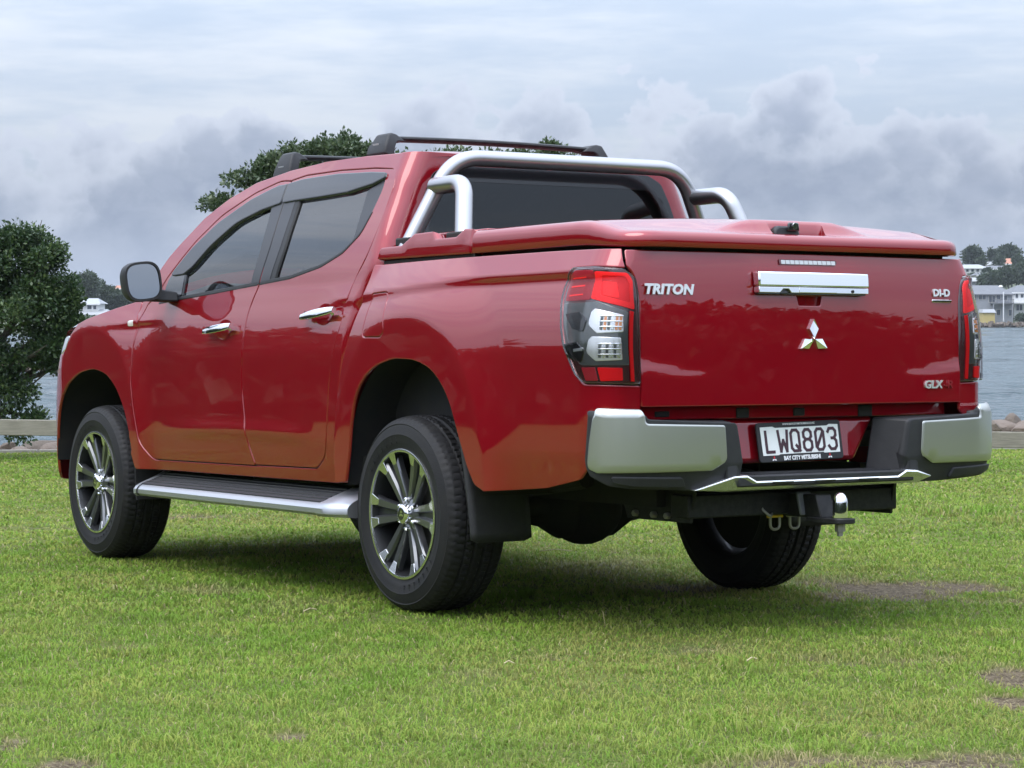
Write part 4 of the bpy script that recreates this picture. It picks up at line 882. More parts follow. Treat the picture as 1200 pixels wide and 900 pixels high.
for i, (x, y, rz, sp_) in enumerate(((0, .775, 0, 12), (3.0, .775, 0, 7), (0, -.775, math.pi, 33), (3.0, -.775, math.pi, 50))):
    w = wheel0 if i == 0 else copy_tree(wheel0, T)
    w.location = (x, y, .3686); w.rotation_euler = (0, math.radians(sp_-12), rz)

# ------------------------------------------------------------------ arches, flaps, steps, underside
for sd_ in (1, -1):
    for cx, w_ in ((-.03, .485), (3.03, .50)):
        b = MB(); rows = []
        for t in np.linspace(0, math.pi, 26):
            x, z = cx+w_*math.copysign(abs(math.cos(t))**.8, math.cos(t)), .46+.52*math.sin(t); rows.append([(x, y*sd_, z) for y in (.884, .62, .42)])
        b.grid(rows); k = len(rows); b.add([(r[2][0], r[2][1], max(r[2][2], .52)) for r in rows], [tuple(range(k))]); b.build('wheel_arch_liner', DARK, T, sharp=60)
    # mud flap hung behind the rear wheel
    b = MB(); rows = []
    for t in np.linspace(0, 1, 12):
        z = .70-.415*t; x = -.40-.050*math.sin(t*1.5)-.02*t; yo = .888-.012*t; yi = .615; rows.append([(x, y*sd_, z+(.012 if t == 1 and j in (0, 8) else 0)) for j, y in enumerate(np.linspace(yo, yi, 9))])
    b.grid(rows); mf = b.build('mud_flap', BLACK_PL, T); s = mf.modifiers.new('thick', 'SOLIDIFY'); s.thickness = .008
    b = MB(); b.hexa([(2.60, .60*sd_, .30), (2.60, .86*sd_, .30), (2.59, .86*sd_, .30), (2.59, .60*sd_, .30), (2.63, .60*sd_, .62), (2.63, .86*sd_, .60), (2.62, .86*sd_, .60), (2.62, .60*sd_, .62)]); b.build('mud_flap', BLACK_PL, T)
    # side step
    st = P_('side_step')
    b = MB(); rows = []
    sec = [(.775, .36), (.775, .430), (.79, .436), (.93, .386), (.948, .376), (.957, .364), (.957, .345), (.945, .334), (.90, .331)]
    for x in (2.36, 1.45, .58): rows.append([(x, y*sd_, z) for y, z in sec])
    b.grid(rows, True); b.build('step_rail', ALU, st, sharp=30)
    b = MB(); b.hexa([(x, y*sd_, z) for z0 in (0, .006) for x, y, z in ((.58, .788, .434+z0), (2.37, .788, .434+z0), (2.37, .932, .384+z0), (.58, .932, .384+z0))]); tread = b.build('step_tread', BLACK_PL, st)
    b = MB()
    for q in range(5): b.box((1.47, (.812+.024*q)*sd_, .4325-.0086*q), (1.76, .006, .006))
    b.build('tread_ribs', mat('rib_rubber', (.035, .035, .037), .5), tread)
    for x0, x1, tp in ((2.36, 2.445, 1), (.415, .585, -1)):
        b = MB(); rows = []
        for t in np.linspace(0, 1, 6):
            k = math.sin(t*math.pi/2); x = (x0+(x1-x0)*t) if tp > 0 else (x1+(x0-x1)*t)
            rows.append([(x, (.775+(y-.775)*(1.03-.30*k**7))*sd_, .385+(z-.383)*1.08) for y, z in sec])
        b.grid(rows, True); b.f += [tuple(range(45, 54))]; b.build('step_end_cap', ALU, st, sharp=35)
    for x in (2.1, 1.4, .7):
        b = MB(); b.box((x, .70*sd_, .40), (.05, .25, .035)); b.build('step_bracket', DARK, st)
    # chassis rail
    b = MB(); b.box((1.1, .47*sd_, .50), (4.4, .07, .13)); b.build('chassis_rail', DARK, T)
    for x0 in (-.62,):
        b = MB(); b.tube(arc_path([(.60, .54*sd_, .50), (0, .54*sd_, .43), (-.72, .54*sd_, .52)], .6), .035, 8); b.build('leaf_spring', DARK, T)
b = MB(); b.box((1.75, 0, .53), (2.75, 1.64, .09)); b.build('cab_floor', DARK, T)
b = MB(); b.box((-.40, 0, .66), (1.50, 1.55, .06)); b.build('tray_floor', DARK, T)
b = MB(); b.box((-.38, 0, 1.0), (1.54, 1.40, .60)); b.build('tray_tub', DARK, T)
b = MB(); b.tube([(0, -.70, .3686), (0, .70, .3686)], .045, 16); ax = b.build('rear_axle', DARK, T)
b = MB(); b.blob((.03, .04, .362), (.175, .150, .150), 12); b.tube([(.03, -.33, .366), (.03, -.18, .366), (.03, -.08, .366), (.03, .16, .366), (.03, .25, .366), (.03, .38, .366)], [.045, .07, .125, .125, .075, .045], 20); b.build('differential', DARK, ax)
b = MB(); b.box((1.55, 0, .40), (.16, .90, .10)); b.build('gearbox_member', DARK, T, bevel=.02)
b = MB(); b.box((2.1, .1, .42), (.8, .42, .20)); b.build('gearbox', DARK, T, bevel=.05)
b = MB(); b.box((.95, -.33, .44), (1.0, .30, .20)); b.build('fuel_tank', DARK, T, bevel=.05)
b = MB(); b.tube([(2.0, -.1, .40), (.1, .04, .38)], .035, 12); b.build('drive_shaft', DARK, T)
b = MB(); b.tube([(-1.10, -.30, .46), (-.5, -.36, .50), (.5, -.30, .42), (2, -.25, .40)], .028, 12); b.build('exhaust_pipe', mat('exhaust_steel', (.10, .09, .085), .5, metal=.7), T)
b = MB(); b.box((3.0, 0, .52), (.9, .98, .35)); b.build('engine_bay', DARK, T)
# cabin
b = MB(); b.box((1.5, 0, .97), (1.9, 1.60, .58)); b.build('cabin_trim', SEAT, T)
for x, y in ((1.55, .37), (1.55, -.37), (.72, .38), (.72, -.38), (.72, 0)):
    se_ = P_('seat')
    b = MB(); b.hexa([(x-.05, y-.24, 1.1), (x-.05, y+.24, 1.1), (x-.19, y+.24, 1.1), (x-.19, y-.24, 1.1), (x-.10, y-.20, 1.42), (x-.10, y+.20, 1.42), (x-.19, y+.20, 1.42), (x-.19, y-.20, 1.42)]); b.build('backrest', SEAT, se_, bevel=.04)
    b = MB(); b.box((x-.15, y, 1.50), (.10, .26, .16)); b.build('headrest', SEAT, se_, bevel=.035)
b = MB(); b.hexa([(2.0, -.72, 1.1), (2.0, .72, 1.1), (2.56, .72, 1.1), (2.56, -.72, 1.1), (2.10, -.70, 1.325), (2.10, .70, 1.325), (2.54, .70, 1.275), (2.54, -.70, 1.275)]); b.build('dashboard', SEAT, T, bevel=.04)
swr = P_('steering_wheel'); C0 = Vector((2.02, -.37, 1.21)); TL = Matrix.Rotation(math.radians(-25), 3, 'Y')
b = MB(); b.tube([C0+TL @ Vector((0, .185*math.cos(q), .185*math.sin(q))) for q in [2*math.pi*j/32 for j in range(32)]], .016, 10, close=True); b.build('steering_rim', BLACK_PL, swr)
b = MB()
for q in (0, math.pi, -math.pi/2): b.tube([C0, C0+TL @ Vector((0, .18*math.cos(q), .18*math.sin(q)))], .014, 8)
b.blob(tuple(C0), (.03, .06, .06), 8); b.build('steering_spokes', BLACK_PL, swr)
# ================================================================== ground
def vnoise(P, seed, scale):                                            # cheap smooth 2-D value noise for placing things
    r = np.random.default_rng(seed); n = 64; T_ = r.random((n, n)); q = np.asarray(P)*scale; i = np.floor(q).astype(int); f = q-i; f = f*f*(3-2*f)
    a = lambda dx, dy: T_[(i[:, 0]+dx) % n, (i[:, 1]+dy) % n]
    return (a(0, 0)*(1-f[:, 0])+a(1, 0)*f[:, 0])*(1-f[:, 1])+(a(0, 1)*(1-f[:, 0])+a(1, 1)*f[:, 0])*f[:, 1]
def fbm(P, seed, scale, o=4): return sum(vnoise(P, seed+k, scale*2**k)*.5**k for k in range(o))/sum(.5**k for k in range(o))
EDGE = 25.2
def lat_of(px, dep): return (px-600)/FPX*dep
def ground_dep(py): return .9357*FPX/(py-427.5)
BARE = []                                                              # worn earth patches (lat, depth, half width, half depth, strength)
for px, py, wx, wd, s in [(1035, 691, 105, .26, 1.0), (1130, 688, 70, .16, .8), (960, 682, 60, .16, .7), (338, 857, 26, .07, .9), (12, 862, 30, .14, .9), (75, 890, 42, .09, .9), (1022, 861, 34, .06, .9), (1188, 795, 34, .16, .8), (1190, 824, 34, .08, 1.0),
                           (950, 771, 50, .12, .55), (155, 758, 40, .10, .5), (370, 706, 75, .16, .22), (700, 662, 110, .30, .35), (1060, 897, 150, .10, .75), (830, 690, 90, .22, .5), (545, 790, 60, .08, .3), (250, 690, 90, .12, .3), (820, 760, 90, .15, .35), (640, 770, 60, .1, .3), (1150, 885, 60, .08, .6)]:
    d = ground_dep(py); BARE.append((lat_of(px, d), d, wx/FPX*d, wd*d/6.5*1.2, s))
def bare_at(lat, dep):
    P = np.stack([lat, dep], 1); n = fbm(P, 11, 3.2, 4); n2 = fbm(P, 31, 14.0, 3); b = np.zeros(len(lat))
    for bl, bd, hx, hd, s in BARE:
        r = np.sqrt(((lat-bl)/hx)**2+((dep-bd)/hd)**2); b = np.maximum(b, s*np.clip(1.35-r+(n-.5)*1.9+(n2-.5)*1.1, 0, 1))
    b = np.maximum(b, np.clip((fbm(P, 77, .9, 4)-.70)*3.5+(n2-.5)*.9, 0, .55))
    return np.clip(b, 0, 1)
def axis_pts(segs):
    out = []
    for a, b, st in segs: out += list(np.arange(a, b, st))
    return np.array(out+[segs[-1][1]])
la_ = axis_pts([(-90, -30, 15), (-30, -6, 2), (-6, -2.6, .12), (-2.6, 2.6, .05), (2.6, 6, .12), (6, 30, 2), (30, 90, 15)])
de_ = axis_pts([(-90, -15, 15), (-15, 3, 2), (3, 4.8, .15), (4.8, 10, .05), (10, 16, .10), (16, EDGE, .2)])
LA, DE = np.meshgrid(la_, de_); latf, depf = LA.ravel(), DE.ravel()
hgt = (fbm(np.stack([latf, depf], 1), 5, 1.3, 4)-.5)*.030-.008
bare_v = bare_at(latf, depf); hgt -= .012*bare_v
near_car = np.hypot(latf, depf) > 40; hgt[near_car] = -.008
V = np.stack([CAM[0]+latf*RH[0]+depf*FH[0], CAM[1]+latf*RH[1]+depf*FH[1], hgt], 1) @ GN.T
nc = len(la_); i, j = np.meshgrid(np.arange(len(de_)-1), np.arange(nc-1), indexing='ij')
F = np.stack([i*nc+j, i*nc+j+1, (i+1)*nc+j+1, (i+1)*nc+j], -1).reshape(-1, 4)
def lawn_material(blades):
    m = bpy.data.materials.new('grass_blades' if blades else 'lawn_soil'); m.use_nodes = True; nt = m.node_tree; N = nt.nodes; L = nt.links; b = N['Principled BSDF']
    geo = N.new('ShaderNodeNewGeometry')
    def noise(sc, det=5, dist=0):
        n = N.new('ShaderNodeTexNoise'); n.inputs['Scale'].default_value = sc; n.inputs['Detail'].default_value = det; L.new(geo.outputs['Position'], n.inputs['Vector']); return n.outputs['Fac']
    def mr(x, a, c):
        r = N.new('ShaderNodeMapRange'); r.interpolation_type = 'SMOOTHSTEP'; r.inputs[1].default_value = a; r.inputs[2].default_value = c; L.new(x, r.inputs[0]); return r.outputs[0]
    def mix(f, a, c):
        x = N.new('ShaderNodeMix'); x.data_type = 'RGBA'
        if isinstance(f, float): x.inputs[0].default_value = f
        else: L.new(f, x.inputs[0])
        for s, q in ((x.inputs[6], a), (x.inputs[7], c)):
            if isinstance(q, tuple): s.default_value = (*q, 1)
            else: L.new(q, s)
        return x.outputs[2]
    at = N.new('ShaderNodeAttribute'); at.attribute_name = 'bare'
    if blades:
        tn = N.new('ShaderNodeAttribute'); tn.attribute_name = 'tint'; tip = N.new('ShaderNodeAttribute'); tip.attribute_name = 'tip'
        g = mix(mr(noise(1.1), .38, .64), (.155, .285, .030), (.265, .375, .052))
        g = mix(mr(noise(5.5), .42, .70), g, (.37, .405, .092))
        g = mix(mr(noise(.33, 3), .44, .62), g, mix(.5, g, (.38, .43, .095)))
        g = mix(mr(noise(.75, 3), .56, .70), g, mix(.45, g, (.07, .15, .022)))
        g = mix(mr(noise(.55, 4), .50, .66), g, (.31, .31, .085))
        g = mix(mr(tn.outputs['Fac'], .45, .80), g, (.18, .325, .036))
        g = mix(mr(tn.outputs['Fac'], .94, .98), g, (.45, .39, .20))
        g = mix(mr(at.outputs['Fac'], .05, .6), g, (.40, .34, .17))
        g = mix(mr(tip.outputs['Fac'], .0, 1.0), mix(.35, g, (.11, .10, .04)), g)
        L.new(g, b.inputs['Base Color']); b.inputs['Roughness'].default_value = .6; b.inputs['Specular IOR Level'].default_value = .15
        vs = N.new('ShaderNodeVectorMath'); vs.operation = 'MULTIPLY_ADD'; L.new(geo.outputs['Normal'], vs.inputs[0]); vs.inputs[1].default_value = (.45, .45, .45); vs.inputs[2].default_value = (0, 0, .75)
        vn = N.new('ShaderNodeVectorMath'); vn.operation = 'NORMALIZE'; L.new(vs.outputs[0], vn.inputs[0]); L.new(vn.outputs[0], b.inputs['Normal'])
        tr = N.new('ShaderNodeBsdfTranslucent'); L.new(g, tr.inputs[0]); ms = N.new('ShaderNodeMixShader'); ms.inputs[0].default_value = .42
        L.new(b.outputs[0], ms.inputs[1]); L.new(tr.outputs[0], ms.inputs[2]); L.new(ms.outputs[0], N['Material Output'].inputs[0])
    else:
        g = mix(mr(noise(2.5), .38, .64), (.066, .100, .018), (.105, .132, .026)); g = mix(mr(noise(40, 6), .4, .7), g, (.13, .125, .045))
        s = mix(mr(noise(30, 7), .35, .65), (.060, .044, .030), (.125, .098, .064)); s = mix(mr(noise(120, 3), .5, .7), s, (.22, .185, .115))
        L.new(mix(mr(at.outputs['Fac'], .12, .55), g, s), b.inputs['Base Color']); b.inputs['Roughness'].default_value = .95; b.inputs['Specular IOR Level'].default_value = .1
        bp = N.new('ShaderNodeBump'); bp.inputs['Distance'].default_value = .012; L.new(noise(70, 6), bp.inputs['Height']); L.new(bp.outputs[0], b.inputs['Normal'])
    return m
lawn = put('lawn', np_mesh('lawn', V, F, lawn_material(False), True, {'bare': bare_v})); tag(lawn, kind='structure')
# mown grass: single blades, thinning with distance; left off the worn patches
bands = [(4.6, 6.6, 10500, 1.35), (6.6, 8.6, 7200, 1.65), (8.6, 12, 3900, 2.2), (12, 17, 1500, 3.0), (17, EDGE-.03, 720, 4.2)]
BL, BD, BW = [], [], []
for d0, d1, dens, extra in bands:
    hw = lambda d: d*.2222+extra*.55
    n = int((d1-d0)*2*hw((d0+d1)/2)*dens); d = RNG.uniform(d0, d1, n); l = RNG.uniform(-1, 1, n)*hw(d); BL.append(l); BD.append(d); BW.append(np.full(n, dens))
for d0, d1, dens, lo, hi in ((2.2, 4.6, 1500, 0, 4.0), (4.6, 12, 1100, 1.3, 4.2), (12, EDGE-.03, 420, 2.4, 6.5)):      # thinner turf to either side, for a step to the left or right
    n = int((d1-d0)*2*(hi-lo)*dens); d = RNG.uniform(d0, d1, n); l = d*.2222*(lo > 0)+RNG.uniform(lo, hi, n); BL.append(l*np.where(RNG.random(n) < .5, 1, -1)); BD.append(d); BW.append(np.full(n, 1500 if d0 < 12 else 700))
BL, BD, BW = map(np.concatenate, (BL, BD, BW)); P2 = np.stack([BL, BD], 1)
bb = bare_at(BL, BD); tuft = fbm(P2, 21, 6.0, 3); keep = RNG.random(len(BL)) > bb*1.15; keep &= RNG.random(len(BL)) < .45+1.1*tuft
BL, BD, BW, bb, tuft = BL[keep], BD[keep], BW[keep], bb[keep], tuft[keep]; n = len(BL)
lush = fbm(np.stack([BL, BD], 1), 51, 1.6, 3)
H = (.013+.015*RNG.random(n)**1.6+.040*np.clip(tuft-.5, 0, 1)+.035*np.clip(lush-.52, 0, 1))*(1-.5*bb)
long = RNG.random(n) < .003; H[long] *= 2.3
for px, py, hx, hd in ((1105, 600, .75, .45), (1030, 600, .3, .3), (1190, 612, .3, .3), (215, 870, .10, .05), (885, 788, .12, .05), (870, 860, .12, .05)):   # longer seed-head tussocks
    d = ground_dep(py); r = np.sqrt(((BL-lat_of(px, d))/hx)**2+((BD-d)/hd)**2); k = (r < 1) & (RNG.random(n) < .30); H[k] *= 2.2
W_ = np.where(BW > 9000, .0019, np.where(BW > 5000, .0023, np.where(BW > 2500, .0036, np.where(BW > 1000, .0055, .0085))))*(.7+.6*RNG.random(n))
an = RNG.uniform(0, 2*np.pi, n); ln = (.25+.75*RNG.random(n)**.8)*1.15; dr = RNG.uniform(0, 2*np.pi, n)
base = np.stack([CAM[0]+BL*RH[0]+BD*FH[0], CAM[1]+BL*RH[1]+BD*FH[1], np.full(n, -.012)+(fbm(np.stack([BL, BD], 1), 5, 1.3, 4)-.5)*.030], 1)
sv = np.stack([np.cos(an), np.sin(an), 0*an], 1)*W_[:, None]; lv_ = np.stack([np.cos(dr), np.sin(dr), 0*an], 1)
mid = base+lv_*(H*ln*.35)[:, None]+np.array([0, 0, 1])*(H*.62)[:, None]; tipp = base+lv_*(H*ln*1.05)[:, None]+np.array([0, 0, 1])*(H*(1.0-.32*ln))[:, None]
V = np.stack([base-sv, base+sv, mid+sv*.8, mid-sv*.8, tipp], 1).reshape(-1, 3) @ GN.T
q = np.arange(n)[:, None]*5; F = np.concatenate([q+np.array([[0, 1, 2]]), q+np.array([[0, 2, 3]]), q+np.array([[3, 2, 4]])], 0)
tn = RNG.random(n)
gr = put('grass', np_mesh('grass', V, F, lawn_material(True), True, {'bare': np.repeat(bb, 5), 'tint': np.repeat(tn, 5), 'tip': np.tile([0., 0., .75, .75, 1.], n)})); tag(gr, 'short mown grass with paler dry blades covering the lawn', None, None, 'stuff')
# stray straws and one pale fallen leaf on the lawn
# (each small enough to be part of the turf litter)
b = MB()
for px, py, L_, a in ((362, 724, .07, .9), (650, 653, .16, .1), (595, 789, .03, .2), (880, 786, .05, .8)):
    d = ground_dep(py); p = Vector(lw(lat_of(px, d), d, .03)); v = Vector(RH)*math.cos(a)*L_/2+Vector(FH)*math.sin(a)*L_/2; b.tube([p-v, p+Vector((0, 0, .008)), p+v], .0022, 5)
o = b.build('dry_straw', mat('straw', (.50, .42, .25), .7)); tag(o, 'scattered pale dry grass straws lying on the lawn', None, None, 'stuff')

# ================================================================== shore, water, fence
WZ = CW[2]-2.42
wmat = bpy.data.materials.new('sea_water'); wmat.use_nodes = True
def water_nodes():
    nt = wmat.node_tree; N = nt.nodes; L = nt.links; b = N['Principled BSDF']; b.inputs['Base Color'].default_value = (.045, .075, .085, 1); b.inputs['Roughness'].default_value = .10; b.inputs['IOR'].default_value = 1.33
    geo = N.new('ShaderNodeNewGeometry'); mp = N.new('ShaderNodeMapping'); L.new(geo.outputs['Position'], mp.inputs[0]); mp.inputs[2].default_value = (0, 0, -YAW+.25)
    def nz(sc, det, st):
        m2 = N.new('ShaderNodeMapping'); L.new(mp.outputs[0], m2.inputs[0]); m2.inputs[3].default_value = st
        n = N.new('ShaderNodeTexNoise'); n.inputs['Scale'].default_value = sc; n.inputs['Detail'].default_value = det; n.inputs['Roughness'].default_value = .6; L.new(m2.outputs[0], n.inputs['Vector']); return n.outputs['Fac']
    a = nz(.55, 5, (1.2, .55, 1)); c = nz(2.6, 4, (1, .6, 1))
    ad = N.new('ShaderNodeMath'); ad.operation = 'MULTIPLY_ADD'; L.new(c, ad.inputs[0]); ad.inputs[1].default_value = .30; L.new(a, ad.inputs[2])
    big = nz(.10, 4, (.35, 1.6, 1)); a3 = N.new('ShaderNodeMath'); a3.operation = 'MULTIPLY_ADD'; L.new(big, a3.inputs[0]); a3.inputs[1].default_value = 1.6; L.new(ad.outputs[0], a3.inputs[2]); ad = a3
    rr = N.new('ShaderNodeMapRange'); rr.inputs[1].default_value = .35; rr.inputs[2].default_value = .65; rr.inputs[3].default_value = .06; rr.inputs[4].default_value = .30; L.new(nz(.22, 4, (.3, 1.5, 1)), rr.inputs[0]); L.new(rr.outputs[0], b.inputs['Roughness'])
    bp = N.new('ShaderNodeBump'); bp.inputs['Distance'].default_value = 1.6; bp.inputs['Strength'].default_value = 1; L.new(ad.outputs[0], bp.inputs['Height']); L.new(bp.outputs[0], b.inputs['Normal'])
water_nodes()
# rippled sheet: real swell close in, flat sheet beyond
wl = axis_pts([(-900, -60, 60), (-60, -30, 3), (-30, 30, .5), (30, 60, 3), (60, 900, 60)]); wd = axis_pts([(24, 40, .25), (40, 80, .5), (80, 140, 1.5), (140, 300, 8), (300, 500, 40), (500, 1600, 220)])
LA, DE = np.meshgrid(wl, wd); l, d = LA.ravel(), DE.ravel(); P2 = np.stack([l*.8+d*.25, d], 1)
hz = ((fbm(P2*np.array([.55, 1]), 91, .9, 4)-.5)*.42)*np.clip((150-d)/100, 0, 1)*(np.abs(l) < 31)
V = np.array([CW[0], CW[1], 0])+l[:, None]*RH+d[:, None]*FH; V[:, 2] = WZ+hz
nc = len(wl); i, j = np.meshgrid(np.arange(len(wd)-1), np.arange(nc-1), indexing='ij'); F = np.stack([i*nc+j, i*nc+j+1, (i+1)*nc+j+1, (i+1)*nc+j], -1).reshape(-1, 4)
tag(put('water', np_mesh('water', V, F, wmat, True)), kind='structure')
ROCK = mat('sea_rock', (.12, .094, .072), .85, noise=(3.5, (.11, .088, .07), .35, .68, 8), bump=(14, .03, 6))
ROCK2 = mat('pale_sea_rock', (.155, .12, .095), .85, noise=(4, (.15, .115, .09), .35, .7, 8), bump=(14, .03, 6))
lb = axis_pts([(-90, -30, 6), (-30, 30, .35), (30, 90, 6)]); rows_ = []
for k, (dd, hh) in enumerate(((EDGE-.02, -.03), (EDGE+.25, -.12), (EDGE+.6, -.40), (EDGE+1.1, -.75), (EDGE+1.8, -1.10), (EDGE+2.8, -1.9))):
    off = (fbm(np.stack([lb, np.full(len(lb), dd)], 1), 61+k, 1.1, 3)-.5)
    p = np.array([lw(l, dd+(o*.4 if k else 0), hh+(o*.30 if k else 0)) for l, o in zip(lb, off)]); rows_.append(p)
V = np.concatenate(rows_); nc = len(lb); i, j = np.meshgrid(np.arange(5), np.arange(nc-1), indexing='ij'); F = np.stack([i*nc+j, i*nc+j+1, (i+1)*nc+j+1, (i+1)*nc+j], -1).reshape(-1, 4)
tag(put('rock_bank', np_mesh('rock_bank', V, F, ROCK, False)), kind='structure')
def rock_mesh(seed, size):
    bm = bmesh.new(); bmesh.ops.create_icosphere(bm, subdivisions=3, radius=1.0); r = np.random.default_rng(seed); ph = r.uniform(0, 6, (7, 3)); fq = r.uniform(1.2, 3.6, (7, 3)); am = r.uniform(.04, .13, 7); pl_ = r.normal(size=(9, 3)); pl_ /= np.linalg.norm(pl_, axis=1, keepdims=True); pd = r.uniform(.62, .92, 9)
    for v in bm.verts:
        c = np.array(v.co)
        for n_, d_ in zip(pl_, pd):
            e = c @ n_-d_
            if e > 0: c = c-n_*e*.9
        c = c*(1+sum(a*math.sin(float(f @ c+p.sum())) for a, f, p in zip(am, fq, ph))*.6); v.co = Vector(c*np.array(size))
    me = bpy.data.meshes.new('rock'); bm.to_mesh(me); bm.free(); me.polygons.foreach_set('use_smooth', np.ones(len(me.polygons), bool)); me.set_sharp_from_angle(angle=math.radians(28)); return me
rock_spots = [(1152, 503, .30, .24, .22, 'brown rock half hidden behind the right end of the bumper', 0), (1172, 504, .30, .26, .15, 'broad low grey brown rock above the fence rail at right', 1), (1188, 499, .13, .16, .17, 'small dark pointed rock standing behind the right fence rail', 0), (1202, 503, .2, .24, .13, 'brown rock cut by the right edge of the photo above the rail', 1), (1226, 503, .3, .3, .2, 'rock on the shore beyond the right end of the view', 0),
              (50, 522, .30, .25, .17, 'brown rock on the lawn edge next to the front bumper below the rail', 0), (30, 526, .20, .2, .10, 'flat pale rock on the lawn edge left of the front wheel below the rail', 1), (8, 523, .10, .12, .14, 'small upright brown rock at the far left under the fence rail', 0), (-20, 525, .3, .3, .12, 'rock beyond the left end of the view under the rail', 1), (68, 524, .22, .2, .14, 'brown rock peeping out between rail and front bumper', 1)]
for k, (px, py, sx, sy, sz, lab, mi) in enumerate(rock_spots):
    dep = EDGE+.25+.1*(k % 3); o = put('rock', rock_mesh(100+k, (sx, sy, sz)), None, ROCK2 if mi else ROCK)
    o.location = lv(lat_of(px, dep), dep, (370-py)/FPX*dep-sz*.35); o.rotation_euler = (0, 0, k*1.7); tag(o, lab, 'rock', 'rocks along the edge of the lawn')
kb = MB()
for q in range(40):
    a = -12+q*.62; p = [lw(a, EDGE-.05, -.05), lw(a+.60, EDGE-.05, -.05), lw(a+.60, EDGE+.07, -.05), lw(a, EDGE+.07, -.05)]; kb.hexa([Vector(x) for x in p]+[Vector(x)+Vector((0, 0, .075)) for x in p])
o = kb.build('kerb', mat('kerb_stone', (.36, .34, .30), .8, noise=(9, (.24, .22, .19), .4, .7)), None, smooth=False); tag(o, kind='structure')
# post and rail fence: weathered boards, dropping slightly to the right
WOOD = mat('weathered_wood', (.27, .25, .20), .8, noise=(6, (.17, .155, .12), .35, .7, 8), bump=(60, .003, 5))
def fence_nodes():
    nt = WOOD.node_tree; N = nt.nodes; L = nt.links
    for n in list(N):
        if n.type == 'TEX_NOISE':
            mp = N.new('ShaderNodeMapping'); mp.inputs[3].default_value = (1.2, 14, 14); tc = [x for x in N if x.type == 'TEX_COORD'][0]; L.new(tc.outputs['Object'], mp.inputs[0]); L.new(mp.outputs[0], n.inputs['Vector'])
fence_nodes()
fn = empty('rail_fence', lw(0, 20), None, 'low weathered timber post and rail fence along the lawn before the water', 'fence')
FD_ = 20.0
def rail_pt(lat): t = (lat-lat_of(31, FD_))/(lat_of(1180, FD_)-lat_of(31, FD_)); py = 499+(517.5-499)*t; return Vector(lv(lat, FD_, (370-py)/FPX*FD_))
posts = [-6.0, -3.62, -1.24, 1.14, 3.52, 5.9]
e_ = [-6.0]+posts[1:-1]+[6.4]
for a, c in zip(e_[:-1], e_[1:]):
    A, B = rail_pt(a+.003), rail_pt(c-.003); d = (B-A).normalized(); up = Vector((0, 0, 1)); up = (up-d*up.dot(d)).normalized(); nn = d.cross(up)
    M_ = Matrix([[d[i], nn[i], up[i]] for i in range(3)]); L_ = (B-A).length
    b = MB(); b.box((0, 0, 0), (L_, .045, .138)); o = b.build('rail', WOOD, fn, bevel=.006); o.matrix_local = Matrix.Translation(-Vector(fn.location)) @ Matrix.Translation((A+B)/2) @ M_.to_4x4()
for a in posts:
    top = rail_pt(a); gz = Vector(lw(a, FD_+.1)).z; h_ = top.z+.05-gz+.05; b = MB(); b.box((0, 0, 0), (.12, .12, max(.2, h_))); o = b.build('post', WOOD, fn, bevel=.01)
    o.matrix_local = Matrix.Translation(-Vector(fn.location)) @ Matrix.Translation(Vector(lv(a, FD_+.085)) * Vector((1, 1, 0)) + Vector((0, 0, gz-.05+max(.2, h_)/2))) @ Matrix.Rotation(YAW-math.pi/2, 4, 'Z')

# ================================================================== trees
BARK = mat('bark', (.10, .085, .07), .9, noise=(8, (.055, .045, .038), .4, .65), bump=(30, .01, 5))
def leaf_mat(name, c0, c1, c2):
    m = bpy.data.materials.new(name); m.use_nodes = True; nt = m.node_tree; N = nt.nodes; L = nt.links; b = N['Principled BSDF']
    a = N.new('ShaderNodeAttribute'); a.attribute_name = 'tint'; cr = N.new('ShaderNodeValToRGB'); L.new(a.outputs['Fac'], cr.inputs[0])
    cr.color_ramp.elements[0].color = (*c0, 1); cr.color_ramp.elements[1].color = (*c2, 1); e = cr.color_ramp.elements.new(.55); e.color = (*c1, 1)
    L.new(cr.outputs[0], b.inputs['Base Color']); b.inputs['Roughness'].default_value = .42; b.inputs['Specular IOR Level'].default_value = .45
    tr = N.new('ShaderNodeBsdfTranslucent'); L.new(cr.outputs[0], tr.inputs[0]); ms = N.new('ShaderNodeMixShader'); ms.inputs[0].default_value = .22
    L.new(b.outputs[0], ms.inputs[1]); L.new(tr.outputs[0], ms.inputs[2]); L.new(ms.outputs[0], N['Material Output'].inputs[0]); return m
LEAF = leaf_mat('coastal_leaf', (.016, .036, .016), (.042, .080, .028), (.13, .175, .058))
LEAF2 = leaf_mat('coastal_leaf_grey', (.028, .050, .024), (.065, .10, .042), (.17, .20, .11))
LEAFD = leaf_mat('far_leaf', (.022, .040, .022), (.040, .062, .030), (.07, .095, .045))
